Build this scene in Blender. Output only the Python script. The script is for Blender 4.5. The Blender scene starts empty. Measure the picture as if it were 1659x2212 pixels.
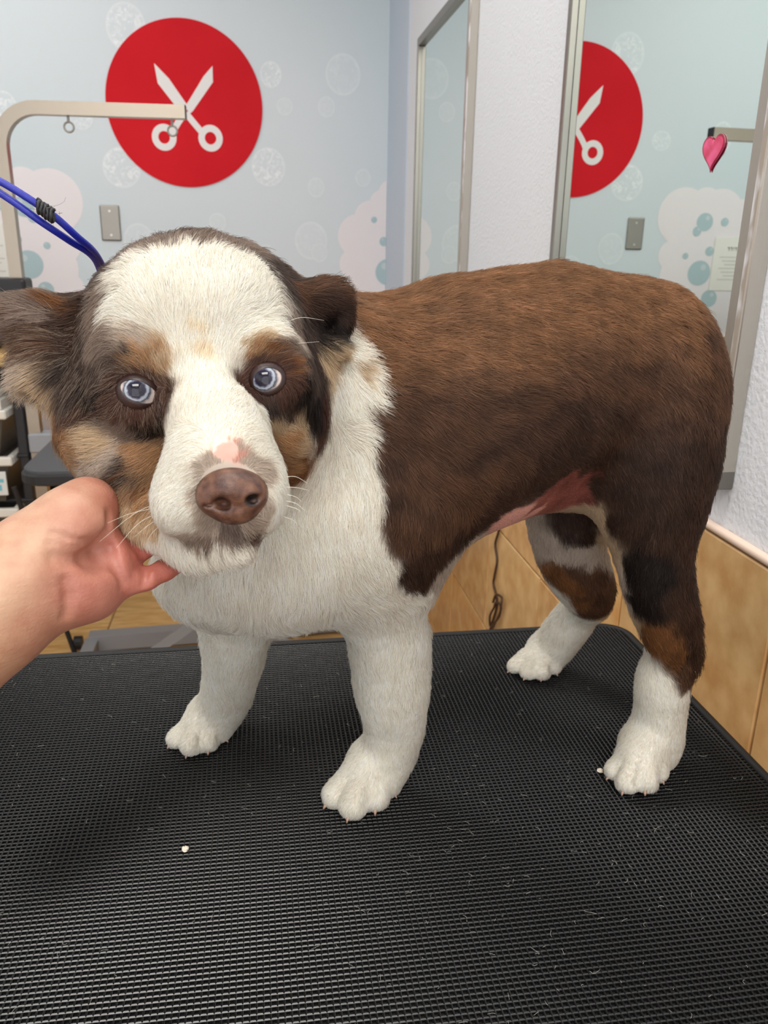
import bpy, bmesh, math, random
import numpy as np
from mathutils import Vector, Matrix
from mathutils.bvhtree import BVHTree
rng = np.random.default_rng(7); random.seed(7)
SC = bpy.context.scene; COL = SC.collection
PI = math.pi

# ------------------------------------------------------------------ camera
FPX = 1746.04                                   # focal length in pixels of the 1659 x 2212 frame
CR = np.array([0.98842339, -0.15085279, 0.01620636])
CU = np.array([0.0318771, 0.31091595, 0.94990269])
CF = np.array([0.14833429, 0.93838942, -0.31212534])
CO = np.array([0.0, 0.0, 1.25])
cd = bpy.data.cameras.new('camera'); cam = bpy.data.objects.new('camera', cd); COL.objects.link(cam)
M = Matrix.Identity(4)
for i in range(3):
    M[i][0] = CR[i]; M[i][1] = CU[i]; M[i][2] = -CF[i]; M[i][3] = CO[i]
cam.matrix_world = M
cd.sensor_fit = 'VERTICAL'; cd.sensor_height = 36.0; cd.lens = FPX / 2212 * 36.0
cd.clip_start = 0.02; cd.clip_end = 60
cd.dof.use_dof = True; cd.dof.focus_distance = 0.52; cd.dof.aperture_fstop = 17.0
SC.camera = cam

# ------------------------------------------------------------------ world, lights, exposure
wd = bpy.data.worlds.new('world'); SC.world = wd; wd.use_nodes = True
wd.node_tree.nodes['Background'].inputs[0].default_value = (0.95, 0.96, 1.0, 1)
wd.node_tree.nodes['Background'].inputs[1].default_value = 1.4
def area(name, loc, sx, sy, power, color=(1.0, 0.965, 0.91), rot=(0, 0, 0)):
    l = bpy.data.lights.new(name, 'AREA'); l.shape = 'RECTANGLE'; l.size = sx; l.size_y = sy
    l.energy = power; l.color = color
    o = bpy.data.objects.new(name, l); COL.objects.link(o); o.location = loc; o.rotation_euler = rot
    return o
area('ceiling_light_near', (-0.15, 0.55, 2.56), 1.2, 0.3, 9)
area('ceiling_light_far', (-1.05, 2.35, 2.56), 1.15, 1.3, 7.5)
area('ceiling_light_middle', (0.0, 1.7, 2.56), 0.6, 0.3, 3.5)
area('ceiling_light_behind', (-0.35, -0.9, 2.56), 1.2, 0.6, 22)
SC.view_settings.view_transform = 'Standard'; SC.view_settings.look = 'None'
SC.view_settings.gamma = 1.0; SC.view_settings.use_curve_mapping = False
SC.view_settings.exposure = 0.74

# ------------------------------------------------------------------ helpers
def at(px, py, d):
    """world point seen at pixel (px, py) at depth d along the view axis"""
    return CO + d * (CF + (px - 829.5) / FPX * CR + (1106 - py) / FPX * CU)
def plane_at(px, py, ax, v):
    r = CF + (px - 829.5) / FPX * CR + (1106 - py) / FPX * CU
    return CO + r * ((v - CO[ax]) / r[ax])
def depth(P): return float((np.asarray(P) - CO) @ CF)
def lin(c):
    return tuple(((x / 255) / 12.92 if x <= 10.3 else ((x / 255 + 0.055) / 1.055) ** 2.4) for x in c)
def mat(name, c=(200, 200, 200), rough=0.6, metal=0.0, **kw):
    m = bpy.data.materials.new(name); m.use_nodes = True
    b = m.node_tree.nodes['Principled BSDF']
    b.inputs['Base Color'].default_value = (*lin(c), 1); b.inputs['Roughness'].default_value = rough
    b.inputs['Metallic'].default_value = metal
    for k, v in kw.items(): b.inputs[k.replace('_', ' ')].default_value = v
    return m
def nodes(m): return m.node_tree.nodes, m.node_tree.links, m.node_tree.nodes['Principled BSDF']
def noise_col(m, scale, c1, c2, detail=4, lo=0.35, hi=0.65, coord='Object', stretch=None):
    N, L, b = nodes(m)
    tc = N.new('ShaderNodeTexCoord'); nz = N.new('ShaderNodeTexNoise'); nz.inputs['Scale'].default_value = scale
    nz.inputs['Detail'].default_value = detail
    src = tc.outputs[coord]
    if stretch:
        mp = N.new('ShaderNodeMapping'); mp.inputs['Scale'].default_value = stretch; L.new(src, mp.inputs[0]); src = mp.outputs[0]
    L.new(src, nz.inputs['Vector'])
    r = N.new('ShaderNodeValToRGB'); r.color_ramp.elements[0].position = lo; r.color_ramp.elements[1].position = hi
    r.color_ramp.elements[0].color = (*lin(c1), 1); r.color_ramp.elements[1].color = (*lin(c2), 1)
    L.new(nz.outputs['Fac'], r.inputs[0]); L.new(r.outputs[0], b.inputs['Base Color'])
    return nz, r
def bump(m, scale, strength, dist=0.002, detail=3, stretch=None):
    N, L, b = nodes(m)
    tc = N.new('ShaderNodeTexCoord'); nz = N.new('ShaderNodeTexNoise'); nz.inputs['Scale'].default_value = scale
    nz.inputs['Detail'].default_value = detail
    src = tc.outputs['Object']
    if stretch:
        mp = N.new('ShaderNodeMapping'); mp.inputs['Scale'].default_value = stretch; L.new(src, mp.inputs[0]); src = mp.outputs[0]
    L.new(src, nz.inputs['Vector'])
    bp = N.new('ShaderNodeBump'); bp.inputs['Strength'].default_value = strength; bp.inputs['Distance'].default_value = dist
    L.new(nz.outputs['Fac'], bp.inputs['Height']); L.new(bp.outputs[0], b.inputs['Normal'])
def pydata(name, V, Fc, m=None, parent=None, smooth=False):
    me = bpy.data.meshes.new(name)
    me.from_pydata([tuple(map(float, v)) for v in V], [], Fc); me.update()
    o = bpy.data.objects.new(name, me); COL.objects.link(o)
    if m: me.materials.append(m)
    if parent: o.parent = parent
    if smooth: me.polygons.foreach_set('use_smooth', [True] * len(me.polygons))
    return o
def obj(name, bm, m=None, parent=None, smooth=False):
    me = bpy.data.meshes.new(name); bm.to_mesh(me); bm.free()
    o = bpy.data.objects.new(name, me); COL.objects.link(o)
    if m: me.materials.append(m)
    if parent: o.parent = parent
    if smooth: me.polygons.foreach_set('use_smooth', [True] * len(me.polygons))
    return o
def box(lo, hi, bevel=0.0, seg=2, bm=None):
    own = bm or bmesh.new()
    c = [(a + b) / 2 for a, b in zip(lo, hi)]; s = [abs(b - a) for a, b in zip(lo, hi)]
    r = bmesh.ops.create_cube(own, size=1.0, matrix=Matrix.Translation(c) @ Matrix.Diagonal((*s, 1)))
    if bevel:
        es = list({e for v in r['verts'] for e in v.link_edges})
        bmesh.ops.bevel(own, geom=es, offset=bevel, segments=seg, affect='EDGES', profile=0.5)
    return own
def tube(pts, r, n=10, bm=None, square=False, cap=True):
    """tube through points; r a number or a list"""
    own = bm or bmesh.new()
    P = [Vector(map(float, p)) for p in pts]; rings = []
    t0 = (P[1] - P[0]).normalized(); up = Vector((0, 0, 1)) if abs(t0.z) < 0.9 else Vector((0, 1, 0))
    nrm = (up - t0 * up.dot(t0)).normalized()
    for i, p in enumerate(P):
        t = (P[min(i + 1, len(P) - 1)] - P[max(i - 1, 0)]).normalized()
        nrm = (nrm - t * nrm.dot(t)).normalized(); b = t.cross(nrm)
        rr = r[i] if isinstance(r, (list, tuple)) else r
        if square:
            off = [(1, 1), (-1, 1), (-1, -1), (1, -1)]
            rings.append([own.verts.new(p + nrm * a * rr + b * c * rr) for a, c in off])
        else:
            rings.append([own.verts.new(p + nrm * math.cos(2 * PI * k / n) * rr + b * math.sin(2 * PI * k / n) * rr) for k in range(n)])
    for a, c in zip(rings, rings[1:]):
        k = len(a)
        for j in range(k): own.faces.new((a[j], a[(j + 1) % k], c[(j + 1) % k], c[j]))
    if cap: own.faces.new(rings[0][::-1]); own.faces.new(rings[-1])
    return own
def smooth_path(pts, n=8):
    P = [np.array(p, float) for p in pts]; P = [2 * P[0] - P[1]] + P + [2 * P[-1] - P[-2]]; out = []
    for i in range(1, len(P) - 2):
        for k in range(n):
            t = k / n
            out.append(0.5 * ((2 * P[i]) + (-P[i - 1] + P[i + 1]) * t + (2 * P[i - 1] - 5 * P[i] + 4 * P[i + 1] - P[i + 2]) * t * t + (-P[i - 1] + 3 * P[i] - 3 * P[i + 1] + P[i + 2]) * t ** 3))
    out.append(P[-2]); return out
def empty(name, label, cat, loc=(0, 0, 0), group=None):
    o = bpy.data.objects.new(name, None); COL.objects.link(o); o.location = tuple(map(float, loc))
    tag(o, label, cat, group); return o
def tag(o, label, cat, group=None):
    o['label'] = label; o['category'] = cat
    if group: o['group'] = group
    return o
def struct(o, label=None):
    o['kind'] = 'structure'
    if label: o['label'] = label
    return o
def under(parent, o):
    """parent o, keeping its world place"""
    o.parent = parent; o.matrix_parent_inverse = Matrix.Translation(-parent.location); return o

# ------------------------------------------------------------------ room
W = 0.516; D = 3.3; CEIL = 2.6; LEFT = -1.75; REAR = -2.4; TZ = 0.80
m_paint = mat('white_plaster', (226, 229, 234), 0.75); bump(m_paint, 170, 0.6, 0.0026, 4)
m_mural = mat('mural_print', (192, 205, 210), 0.5); noise_col(m_mural, 0.9, (206, 219, 224), (216, 223, 228), 2)
bump(m_mural, 120, 0.12, 0.001, 2)
m_grout = mat('grout', (150, 120, 85), 0.9)
wall_b = struct(obj('wall_back', box((LEFT, D, 0), (W, D + 0.1, CEIL)), m_mural), 'pale blue mural wall with printed bubbles and foam')
wall_r = struct(obj('wall_right', box((W, REAR, 0), (W + 0.1, D + 0.1, CEIL)), m_paint), 'white textured plaster wall holding the mirrors')
wall_l = struct(obj('wall_left', box((LEFT - 0.1, REAR, 0), (LEFT, D + 0.1, CEIL)), m_paint))
m_ceil = mat('ceiling_darkened', (170, 170, 168), 0.9)  # unseen ceiling, greyed so the mat reflects less glare
struct(obj('ceiling', box((LEFT - 0.1, REAR, CEIL), (W + 0.1, D + 0.1, CEIL + 0.1)), m_ceil))
floor = struct(obj('floor', box((LEFT, REAR, -0.1), (W, D, -0.004)), m_grout), 'tan wood look tile floor')

# corner strip: bluish shade on the right wall's plaster, painted as a thin sheet
m_corner_shade = mat('plaster_shade_blue', (196, 208, 222), 0.6)
struct(obj('corner_shade', box((W - 0.004, 2.9, 1.0), (W, D, CEIL), 0), m_corner_shade))

def tile_mats(kind):
    out = []
    cs = [((196, 154, 94), (224, 186, 128)), ((202, 156, 92), (228, 192, 134)), ((190, 144, 84), (216, 176, 118))] if kind == 'floor' else \
         [((202, 160, 106), (222, 186, 132)), ((210, 156, 94), (224, 182, 122)), ((194, 148, 94), (218, 180, 126))]
    for i, (a, b) in enumerate(cs):
        m = mat(kind + '_tile_%d' % i, a, 0.32 if kind != 'floor' else 0.45)
        noise_col(m, 26 if kind != 'floor' else 9, a, b, 9 if kind != 'floor' else 6, 0.36, 0.64, 'Object', None if kind != 'floor' else (1, 5, 1))
        out.append(m)
    return out
def tile_mesh(name, sx, sy, sz, mm):
    bm = box((-sx / 2, -sy / 2, -sz / 2), (sx / 2, sy / 2, sz / 2), 0.0015, 1)
    me = bpy.data.meshes.new(name); bm.to_mesh(me); bm.free(); me.materials.append(mm); return me
# wall tiles, right wall: rows below the trim
tm = tile_mats('wall'); t_h = 0.268; t_w = 0.33
zr = [0.667, 0.397, 0.127]
wm = [tile_mesh('tile', 0.01, t_w - 0.004, t_h - 0.004, m) for m in tm]
k = 0
for zt, hh in ((0.945, 0.278), (0.667, 0.262), (0.405, 0.262), (0.143, 0.143)):
    for iy in range(-3, 8):
        y0 = 0.674 + t_w * iy
        if y0 > D - 0.02: continue
        o = bpy.data.objects.new('tile', wm[rng.integers(0, 3)]); COL.objects.link(o)
        y1 = min(y0 + t_w, D)
        o.location = (W - 0.004, (y0 + y1) / 2, zt - hh / 2); o.scale = (1, (y1 - y0 - 0.004) / (t_w - 0.004), (hh - 0.004) / (t_h - 0.004))
        o.parent = wall_r
wm2 = [tile_mesh('tile', t_w - 0.004, 0.01, t_h - 0.004, m) for m in tm]
for zt, hh in ((0.897, 0.27), (0.627, 0.27), (0.357, 0.27)):
    for ix in range(7):
        x1 = W - t_w * ix; x0 = max(x1 - t_w, LEFT)
        o = bpy.data.objects.new('tile', wm2[rng.integers(0, 3)]); COL.objects.link(o)
        o.location = ((x0 + x1) / 2, D - 0.004, zt - hh / 2); o.scale = ((x1 - x0 - 0.004) / (t_w - 0.004), 1, (hh - 0.004) / (t_h - 0.004))
        o.parent = wall_b
m_trim = mat('pink_white_trim', (238, 214, 196), 0.3)
struct(obj('trim_1', tube([(W - 0.006, -1.5, 0.951), (W - 0.006, D, 0.951)], 0.0055, 10), m_trim, smooth=True), 'pinkish white rounded trim strip on top of the right wall tiles')
struct(obj('trim_2', tube([(LEFT, D - 0.008, 0.903), (W, D - 0.008, 0.903)], 0.008, 10), m_trim, smooth=True), 'pinkish white rounded trim strip on the back wall')
# floor planks
fm = tile_mats('floor'); pl_w = 0.56; pl_d = 0.26
fme = [tile_mesh('tile', pl_w - 0.005, pl_d - 0.005, 0.006, m) for m in fm]
for iy in range(0, 8):
    y0 = 2.58 - pl_d * 6 + pl_d * iy * 1.0 + 0
    y0 = 2.582 + pl_d * (iy - 5)
    if y0 + pl_d > D + 0.2: continue
    for ix in range(-3, 3):
        x0 = -0.532 + pl_w * ix + (0.0 if True else 0)
        xa, xb = max(x0, LEFT), min(x0 + pl_w, W); ya, yb = y0, min(y0 + pl_d, D)
        if xb - xa < 0.03 or yb - ya < 0.03: continue
        o = bpy.data.objects.new('tile', fme[rng.integers(0, 3)]); COL.objects.link(o)
        o.location = ((xa + xb) / 2, (ya + yb) / 2, -0.003); o.scale = ((xb - xa - 0.005) / (pl_w - 0.005), (yb - ya - 0.005) / (pl_d - 0.005), 1)
        o.parent = floor

# ------------------------------------------------------------------ mural print: foam, bubbles, round scissors emblem
def disc(cx, cz, rx, y, th=0.0008, n=40, rz=None, bm=None):
    own = bm or bmesh.new(); rz = rz or rx
    f = [own.verts.new((cx + rx * math.cos(2 * PI * i / n), y - th, cz + rz * math.sin(2 * PI * i / n))) for i in range(n)]
    b = [own.verts.new((v.co.x, y, v.co.z)) for v in f]
    own.faces.new(f)
    for i in range(n): own.faces.new((f[i], b[i], b[(i + 1) % n], f[(i + 1) % n]))
    return own
m_foam = mat('foam_print', (236, 230, 232), 0.55); m_hole = mat('foam_hole_print', (176, 199, 204), 0.55); m_hole2 = mat('foam_hole_light', (200, 212, 214), 0.55)
def foam(circles, holes, ymax=None):
    """scalloped printed foam: union of discs staggered a hair apart"""
    bm = bmesh.new()
    for i, (x, z, r) in enumerate(circles):
        disc(x, z, r, D, 0.0008 + 0.00004 * i, 36, bm=bm)
    if ymax is not None:
        bmesh.ops.bisect_plane(bm, geom=bm.verts[:] + bm.edges[:] + bm.faces[:], plane_co=(ymax, 0, 0), plane_no=(1, 0, 0), clear_outer=True)
    o = obj('printed_foam', bm, m_foam, wall_b)
    for hi_, (x, z, r) in enumerate(holes):
        h = obj('foam_hole', disc(x, z, r, D - 0.0018, 0.0003 + 0.00003 * hi_, 28), m_hole, o)
        disc_o = obj('foam_hole_shine', disc(x - r * 0.3, z + r * 0.45, r * 0.25, D - 0.0023, 0.0003, 14), m_hole2, o)
    return o
def bx(px, py):
    q = plane_at(px, py, 1, D); return q[0], q[2]
def mx(px, py):
    q = plane_at(px, py, 1, D); return 2 * W - q[0], q[2]
def bxr(px, py, rp): x, z = bx(px, py); return x, z, rp * 0.00193
# left foam as seen directly and in the mirror
fo = [bxr(110, 435, 58), bxr(50, 405, 36), bxr(60, 520, 70), bxr(100, 580, 60), bxr(20, 500, 60), bxr(60, 640, 70), bxr(140, 530, 30), bxr(10, 430, 55), bxr(130, 620, 38)]
x, z = mx(1478, 475); fo += [(x + 0.0, z - 0.02, 0.075)]
fo += [(-1.0, 1.30, 0.16), (-0.86, 1.12, 0.15), (-1.15, 1.15, 0.2), (-0.75, 1.05, 0.12), (-0.98, 0.98, 0.16), (-0.8, 0.97, 0.12), (-1.2, 1.4, 0.17), (-1.3, 1.2, 0.2), (-0.62, 0.985, 0.08), (-0.9, 0.95, 0.12), (-1.4, 1.0, 0.2), (-1.1, 0.95, 0.12), (-0.5, 0.95, 0.07), (-0.72, 0.95, .13), (-0.6, 0.93, .1), (-0.4, 0.93, 0.07)]
ho = []
for px, py, r in ((1517, 590, 24), (1530, 480, 17), (1513, 500, 9), (1573, 480, 8), (1540, 543, 9), (1488, 553, 6), (1538, 645, 17), (1487, 638, 14), (1580, 600, 8)):
    x, z = mx(px, py); ho.append((x, z, r * 0.0021))
foam(fo, ho)
# right foam by the corner
fo = [bxr(775, 510, 42), bxr(800, 470, 32), bxr(826, 440, 26), bxr(842, 415, 22), bxr(810, 540, 40), bxr(845, 500, 50), bxr(800, 590, 45), bxr(840, 600, 60), bxr(780, 640, 40), bxr(830, 680, 60), bxr(790, 700, 50), bxr(745, 700, 35), bxr(850, 450, 30), bxr(850, 540, 50), bxr(765, 570, 30)]
foam(fo, [bxr(808, 475, 6), bxr(829, 522, 9), bxr(838, 588, 26), bxr(792, 640, 8)], W - 0.006)
# bubbles
def bubble_mat(name, ring, fill, spark):
    m = bpy.data.materials.new(name); m.use_nodes = True; N, L, b = nodes(m)
    b.inputs['Base Color'].default_value = (*lin((238, 243, 245)), 1); b.inputs['Roughness'].default_value = 0.5
    tc = N.new('ShaderNodeTexCoord'); ln = N.new('ShaderNodeVectorMath'); ln.operation = 'LENGTH'; L.new(tc.outputs['Object'], ln.inputs[0])
    r = N.new('ShaderNodeValToRGB'); e = r.color_ramp.elements
    e[0].position = 0.0; e[0].color = (fill,) * 3 + (1,); e[1].position = 1.0; e[1].color = (0, 0, 0, 1)
    for p, v in ((0.78, fill), (0.9, ring * 0.5), (0.955, ring), (0.985, ring * 0.6)):
        q = e.new(p); q.color = (v, v, v, 1)
    L.new(ln.outputs['Value'], r.inputs[0])
    nz = N.new('ShaderNodeTexNoise'); nz.inputs['Scale'].default_value = 3.2; nz.inputs['Detail'].default_value = 5; nz.inputs['Distortion'].default_value = 1.5
    oi = N.new('ShaderNodeObjectInfo'); ad = N.new('ShaderNodeVectorMath'); ad.operation = 'ADD'
    sc = N.new('ShaderNodeVectorMath'); sc.operation = 'SCALE'; sc.inputs[3].default_value = 0.37
    L.new(oi.outputs['Location'], sc.inputs[0]); L.new(tc.outputs['Object'], ad.inputs[0])
    sc2 = N.new('ShaderNodeVectorMath'); sc2.operation = 'SCALE'; sc2.inputs[3].default_value = 40.0
    L.new(sc.outputs[0], sc2.inputs[0]); L.new(sc2.outputs[0], ad.inputs[1]); L.new(ad.outputs[0], nz.inputs['Vector'])
    mr = N.new('ShaderNodeMapRange'); mr.inputs['From Min'].default_value = 0.48; mr.inputs['From Max'].default_value = 0.68
    L.new(nz.outputs['Fac'], mr.inputs['Value']); mu = N.new('ShaderNodeMath'); mu.operation = 'MULTIPLY'; mu.inputs[1].default_value = spark
    L.new(mr.outputs[0], mu.inputs[0])
    lt = N.new('ShaderNodeMath'); lt.operation = 'LESS_THAN'; lt.inputs[1].default_value = 0.93; L.new(ln.outputs['Value'], lt.inputs[0])
    mu2 = N.new('ShaderNodeMath'); mu2.operation = 'MULTIPLY'; L.new(mu.outputs[0], mu2.inputs[0]); L.new(lt.outputs[0], mu2.inputs[1])
    a = N.new('ShaderNodeMath'); a.operation = 'ADD'; L.new(r.outputs[0], a.inputs[0]); L.new(mu2.outputs[0], a.inputs[1])
    wn = N.new('ShaderNodeTexNoise'); wn.inputs['Scale'].default_value = 0.9; wn.inputs['Detail'].default_value = 2; gp_ = N.new('ShaderNodeNewGeometry'); L.new(gp_.outputs['Position'], wn.inputs['Vector'])
    wr = N.new('ShaderNodeValToRGB'); wr.color_ramp.elements[0].position = 0.35; wr.color_ramp.elements[1].position = 0.65
    wr.color_ramp.elements[0].color = (*lin((206, 219, 224)), 1); wr.color_ramp.elements[1].color = (*lin((216, 223, 228)), 1); L.new(wn.outputs['Fac'], wr.inputs[0])
    mxb = N.new('ShaderNodeMix'); mxb.data_type = 'RGBA'; L.new(a.outputs[0], mxb.inputs[0]); L.new(wr.outputs[0], mxb.inputs[6]); mxb.inputs[7].default_value = (*lin((242, 246, 248)), 1); mxb.clamp_factor = True
    L.new(mxb.outputs[2], b.inputs['Base Color']); return m
m_b1 = bubble_mat('bubble_print_bright', 0.42, 0.06, 0.8); m_b2 = bubble_mat('bubble_print_soft', 0.4, 0.08, 0.22)
dme = bpy.data.meshes.new('printed_bubble'); bm = disc(0, 0, 1, 0, 0.0, 40); bm.to_mesh(dme); bm.free()
dm1 = dme.copy(); dm1.materials.append(m_b1); dm2 = dme; dm2.materials.append(m_b2)
bl = [(272, 58, 37, 42, 1), (585, 161, 21, 24, 1), (741, 161, 35, 38, 2), (705, 231, 17, 19, 2), (263, 362, 37, 38, 1), (580, 361, 34, 37, 1), (683, 405, 17, 19, 2),
      (784, 384, 16, 17, 2), (672, 520, 34, 38, 2), (690, 546, 17, 19, 2), (176, 256, 22, 20, 1), (10, 235, 24, 32, 1), (300, 520, 30, 34, 2), (470, 480, 17, 18, 2),
      (615, 230, 16, 16, 2), (400, 560, 20, 20, 2), (575, 545, 14, 16, 2), (742, 250, 0, 0, 0)]
for bi, (px, py, rx, ry, k) in enumerate(bl):
    if not k: continue
    x, z = bx(px, py)
    o = bpy.data.objects.new('printed_bubble', dm1 if k == 1 else dm2); COL.objects.link(o)
    o.location = (x, D - 0.0003 - 0.00003 * bi, z); o.scale = (rx * 0.00185, 1, ry * 0.00185); o.parent = wall_b

# scissors emblem
ex, ez = bx(400, 227); ER = 0.2755
red = empty('round_sign', 'round red wall emblem with white open scissors', 'sign', (ex, D, ez))
m_red = mat('red_print', (206, 24, 36), 0.55, 0.0); m_red.node_tree.nodes['Principled BSDF'].inputs['Specular IOR Level'].default_value = 0.12; noise_col(m_red, 3, (206, 20, 34), (214, 27, 39), 3); bump(m_red, 45, 0.25, 0.002, 3)
m_wh = mat('emblem_white', (236, 232, 230), 0.5)
obj('red_disc', disc(0, 0, ER, -0.002, 0.002, 96), m_red, red)
def poly_prism(pts, y0, y1, bm=None):
    own = bm or bmesh.new()
    f = [own.verts.new((x, y1, z)) for x, z in pts]; b = [own.verts.new((x, y0, z)) for x, z in pts]
    own.faces.new(f)
    for i in range(len(pts)): own.faces.new((f[i], b[i], b[(i + 1) % len(pts)], f[(i + 1) % len(pts)]))
    return own
def bl_local(px, py):
    x, z = bx(px, py); return x - ex, z - ez
# blades (upper) with shanks, finger rings below
def ribbon(pts, ws):
    out = []; P = [np.array(p) for p in pts]; L_, R_ = [], []
    for i, p in enumerate(P):
        t = P[min(i + 1, len(P) - 1)] - P[max(i - 1, 0)]; t /= np.linalg.norm(t); n = np.array([-t[1], t[0]])
        L_.append(tuple(p + n * ws[i])); R_.append(tuple(p - n * ws[i]))
    return L_ + R_[::-1]
def strip(bm, pts, ws, y0, y1):
    P = [np.array(p) for p in pts]; A = []; B = []
    for i, p in enumerate(P):
        t = P[min(i + 1, len(P) - 1)] - P[max(i - 1, 0)]; t /= np.linalg.norm(t); n = np.array([-t[1], t[0]])
        A.append(p + n * ws[i]); B.append(p - n * ws[i])
    va = [bm.verts.new((a[0], y1, a[1])) for a in A]; vb = [bm.verts.new((b[0], y1, b[1])) for b in B]
    wa = [bm.verts.new((a[0], y0, a[1])) for a in A]; wb = [bm.verts.new((b[0], y0, b[1])) for b in B]
    for i in range(len(P) - 1):
        bm.faces.new((va[i], va[i + 1], vb[i + 1], vb[i]))
        bm.faces.new((va[i], wa[i], wa[i + 1], va[i + 1])); bm.faces.new((vb[i], vb[i + 1], wb[i + 1], wb[i]))
def ring2(bm, c, ro, ri, y0, y1, n=40, ax=1.0):
    V = [[bm.verts.new((c[0] + r * math.cos(2 * PI * i / n), y, c[1] + ax * r * math.sin(2 * PI * i / n))) for i in range(n)] for r, y in ((ro, y0), (ro, y1), (ri, y1), (ri, y0))]
    for a, b in zip(V, V[1:]):
        for i in range(n): bm.faces.new((a[i], a[(i + 1) % n], b[(i + 1) % n], b[i]))
for side in (1, -1):
    bm = bmesh.new()
    if side == 1:
        path = [(337, 137), (352, 165), (388, 222), (404, 247), (425, 273), (438, 288)]; rc = (455, 299)
        outer = [(333, 137), (341, 180), (392, 246), (404, 252), (412, 238), (365, 170)]
    else:
        path = [(458, 145), (440, 178), (412, 225), (402, 240), (385, 265), (374, 284)]; rc = (355, 297)
        outer = [(459, 143), (460, 178), (417, 240), (404, 252), (396, 238), (440, 165)]
    y1 = -0.0045 - (0.0004 if side == 1 else 0)
    f = poly_prism([bl_local(*q) for q in outer], -0.002, y1, bm)
    strip(bm, smooth_path([(*bl_local(*q),) for q in path[2:]], 5), [0.011] * (5 * 3) + [0.013], -0.002, y1 - 0.0002)
    c = bl_local(*rc); ring2(bm, c, 0.0435, 0.0205, -0.002, y1 - 0.0003, ax=1.03)
    obj('scissor_half', bm, m_wh, red)
obj('pivot', disc(*bl_local(404, 240), 0.0035, -0.0046, 0.0006, 16), mat('pivot_red', (190, 60, 62)), red)

# steel blank plate on the mural wall
m_steel = mat('brushed_steel', (205, 198, 188), 0.32, 1.0); bump(m_steel, 40, 0.15, 0.001, 3, (1, 1, 12))
m_steel_d = mat('dull_steel', (150, 146, 138), 0.38, 1.0)
px, pz = bx(239, 482)
pl = empty('wall_plate', 'brushed steel blank outlet plate on the mural wall', 'wall plate', (px, D, pz))
obj('plate', box((-0.035, -0.006, -0.062), (0.035, 0, 0.062), 0.004, 2), m_steel_d, pl)
for s in (-1, 1): obj('screw', tube([(0, -0.0055, s * 0.042), (0, -0.0075, s * 0.042)], 0.004, 10), m_steel, pl)

# paper notice at the left of the mural
m_paper = mat('notice_paper', (236, 234, 226), 0.6); m_ink = mat('notice_ink', (120, 116, 110), 0.7)
nt = empty('paper_notice', 'white paper notice with a dark heading pinned on the mural foam', 'notice', (-0.965, D, 1.20))
obj('sheet', box((-0.075, -0.004, -0.105), (0.085, -0.002, 0.11), 0.0005, 1), m_paper, nt)
fc = bpy.data.curves.new('heading', 'FONT'); fc.body = 'NOTICE'; fc.size = 0.026; fc.extrude = 0.0002; fc.align_x = 'CENTER'
bm = bmesh.new()
for r_ in range(7): box((-0.055, -0.0046, 0.028 - r_ * 0.015), (0.055 - (r_ % 3) * 0.012, -0.004, 0.032 - r_ * 0.015), bm=bm)
obj('text_lines', bm, mat('faint_ink', (205, 203, 196), 0.7), nt)
bm = bmesh.new()
xx = -0.03
for w_ in (0.010, 0.008, 0.004, 0.008, 0.009):                      # illegible heading marks
    box((xx, -0.0046, 0.056), (xx + w_ * 0.35, -0.004, 0.07), bm=bm); box((xx, -0.0046, 0.066), (xx + w_, -0.004, 0.07), bm=bm); xx += w_ + 0.004
obj('heading', bm, m_ink, nt)

# ------------------------------------------------------------------ mirrors
m_glass = bpy.data.materials.new('mirror_glass'); m_glass.use_nodes = True
N, L, b = nodes(m_glass); b.inputs['Metallic'].default_value = 1.0; b.inputs['Roughness'].default_value = 0.0
b.inputs['Base Color'].default_value = (0.80, 0.875, 0.84, 1)
m_chip = mat('chipped_paint', (205, 200, 196), 0.5, 0.3); noise_col(m_chip, 30, (170, 160, 148), (225, 225, 228), 3, 0.45, 0.55, 'Object', (1, 1, 0.4))
def mirror(y0, y1, z0, z1, label, chip):
    t = empty('wall_mirror', label, 'mirror', (W, (y0 + y1) / 2, (z0 + z1) / 2))
    def rel(lo, hi): 
        c = t.location; return [a - b for a, b in zip(lo, c)], [a - b for a, b in zip(hi, c)]
    f = 0.022; th = 0.02
    obj('glass', box(*rel((W - 0.008, y0 + f * 0.8, z0 + f * 0.8), (W - 0.004, y1 - f * 0.8, z1 - f * 0.8))), m_glass, t)
    obj('frame_rail', box(*rel((W - th, y0, z1 - f), (W, y1, z1)), 0.0015, 1), m_steel_d, t)
    obj('frame_rail', box(*rel((W - th, y0, z0), (W, y1, z0 + f)), 0.0015, 1), m_steel_d, t)
    obj('frame_stile', box(*rel((W - th, y1 - f * 0.7, z0 + f), (W, y1, z1 - f)), 0.0015, 1), m_steel_d, t)
    o = obj('frame_stile', box(*rel((W - th, y0, z0 + 0.0), (W, y0 + f * 1.3, z1 - f)), 0.0015, 1), m_steel_n, t)
    if chip: obj('worn_edge', box(*rel((W - th - 0.001, y0 + 0.001, z0 + f), (W - th + 0.006, y0 + f * 0.5, z1 - f)), 0.0005, 1), m_chip, t)
    return t
m_steel_n = mat('brushed_frame', (186, 180, 170), 0.36, 0.9); bump(m_steel_n, 60, 0.2, 0.001, 3, (6, 6, 0.5))
mirror(2.015, 2.66, 1.0, 1.835, 'narrow looking steel framed mirror nearer the mural corner', True)
mirror(0.79, 1.385, 1.0, 1.835, 'steel framed mirror with a pink heart sticker behind the dog', True)
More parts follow.
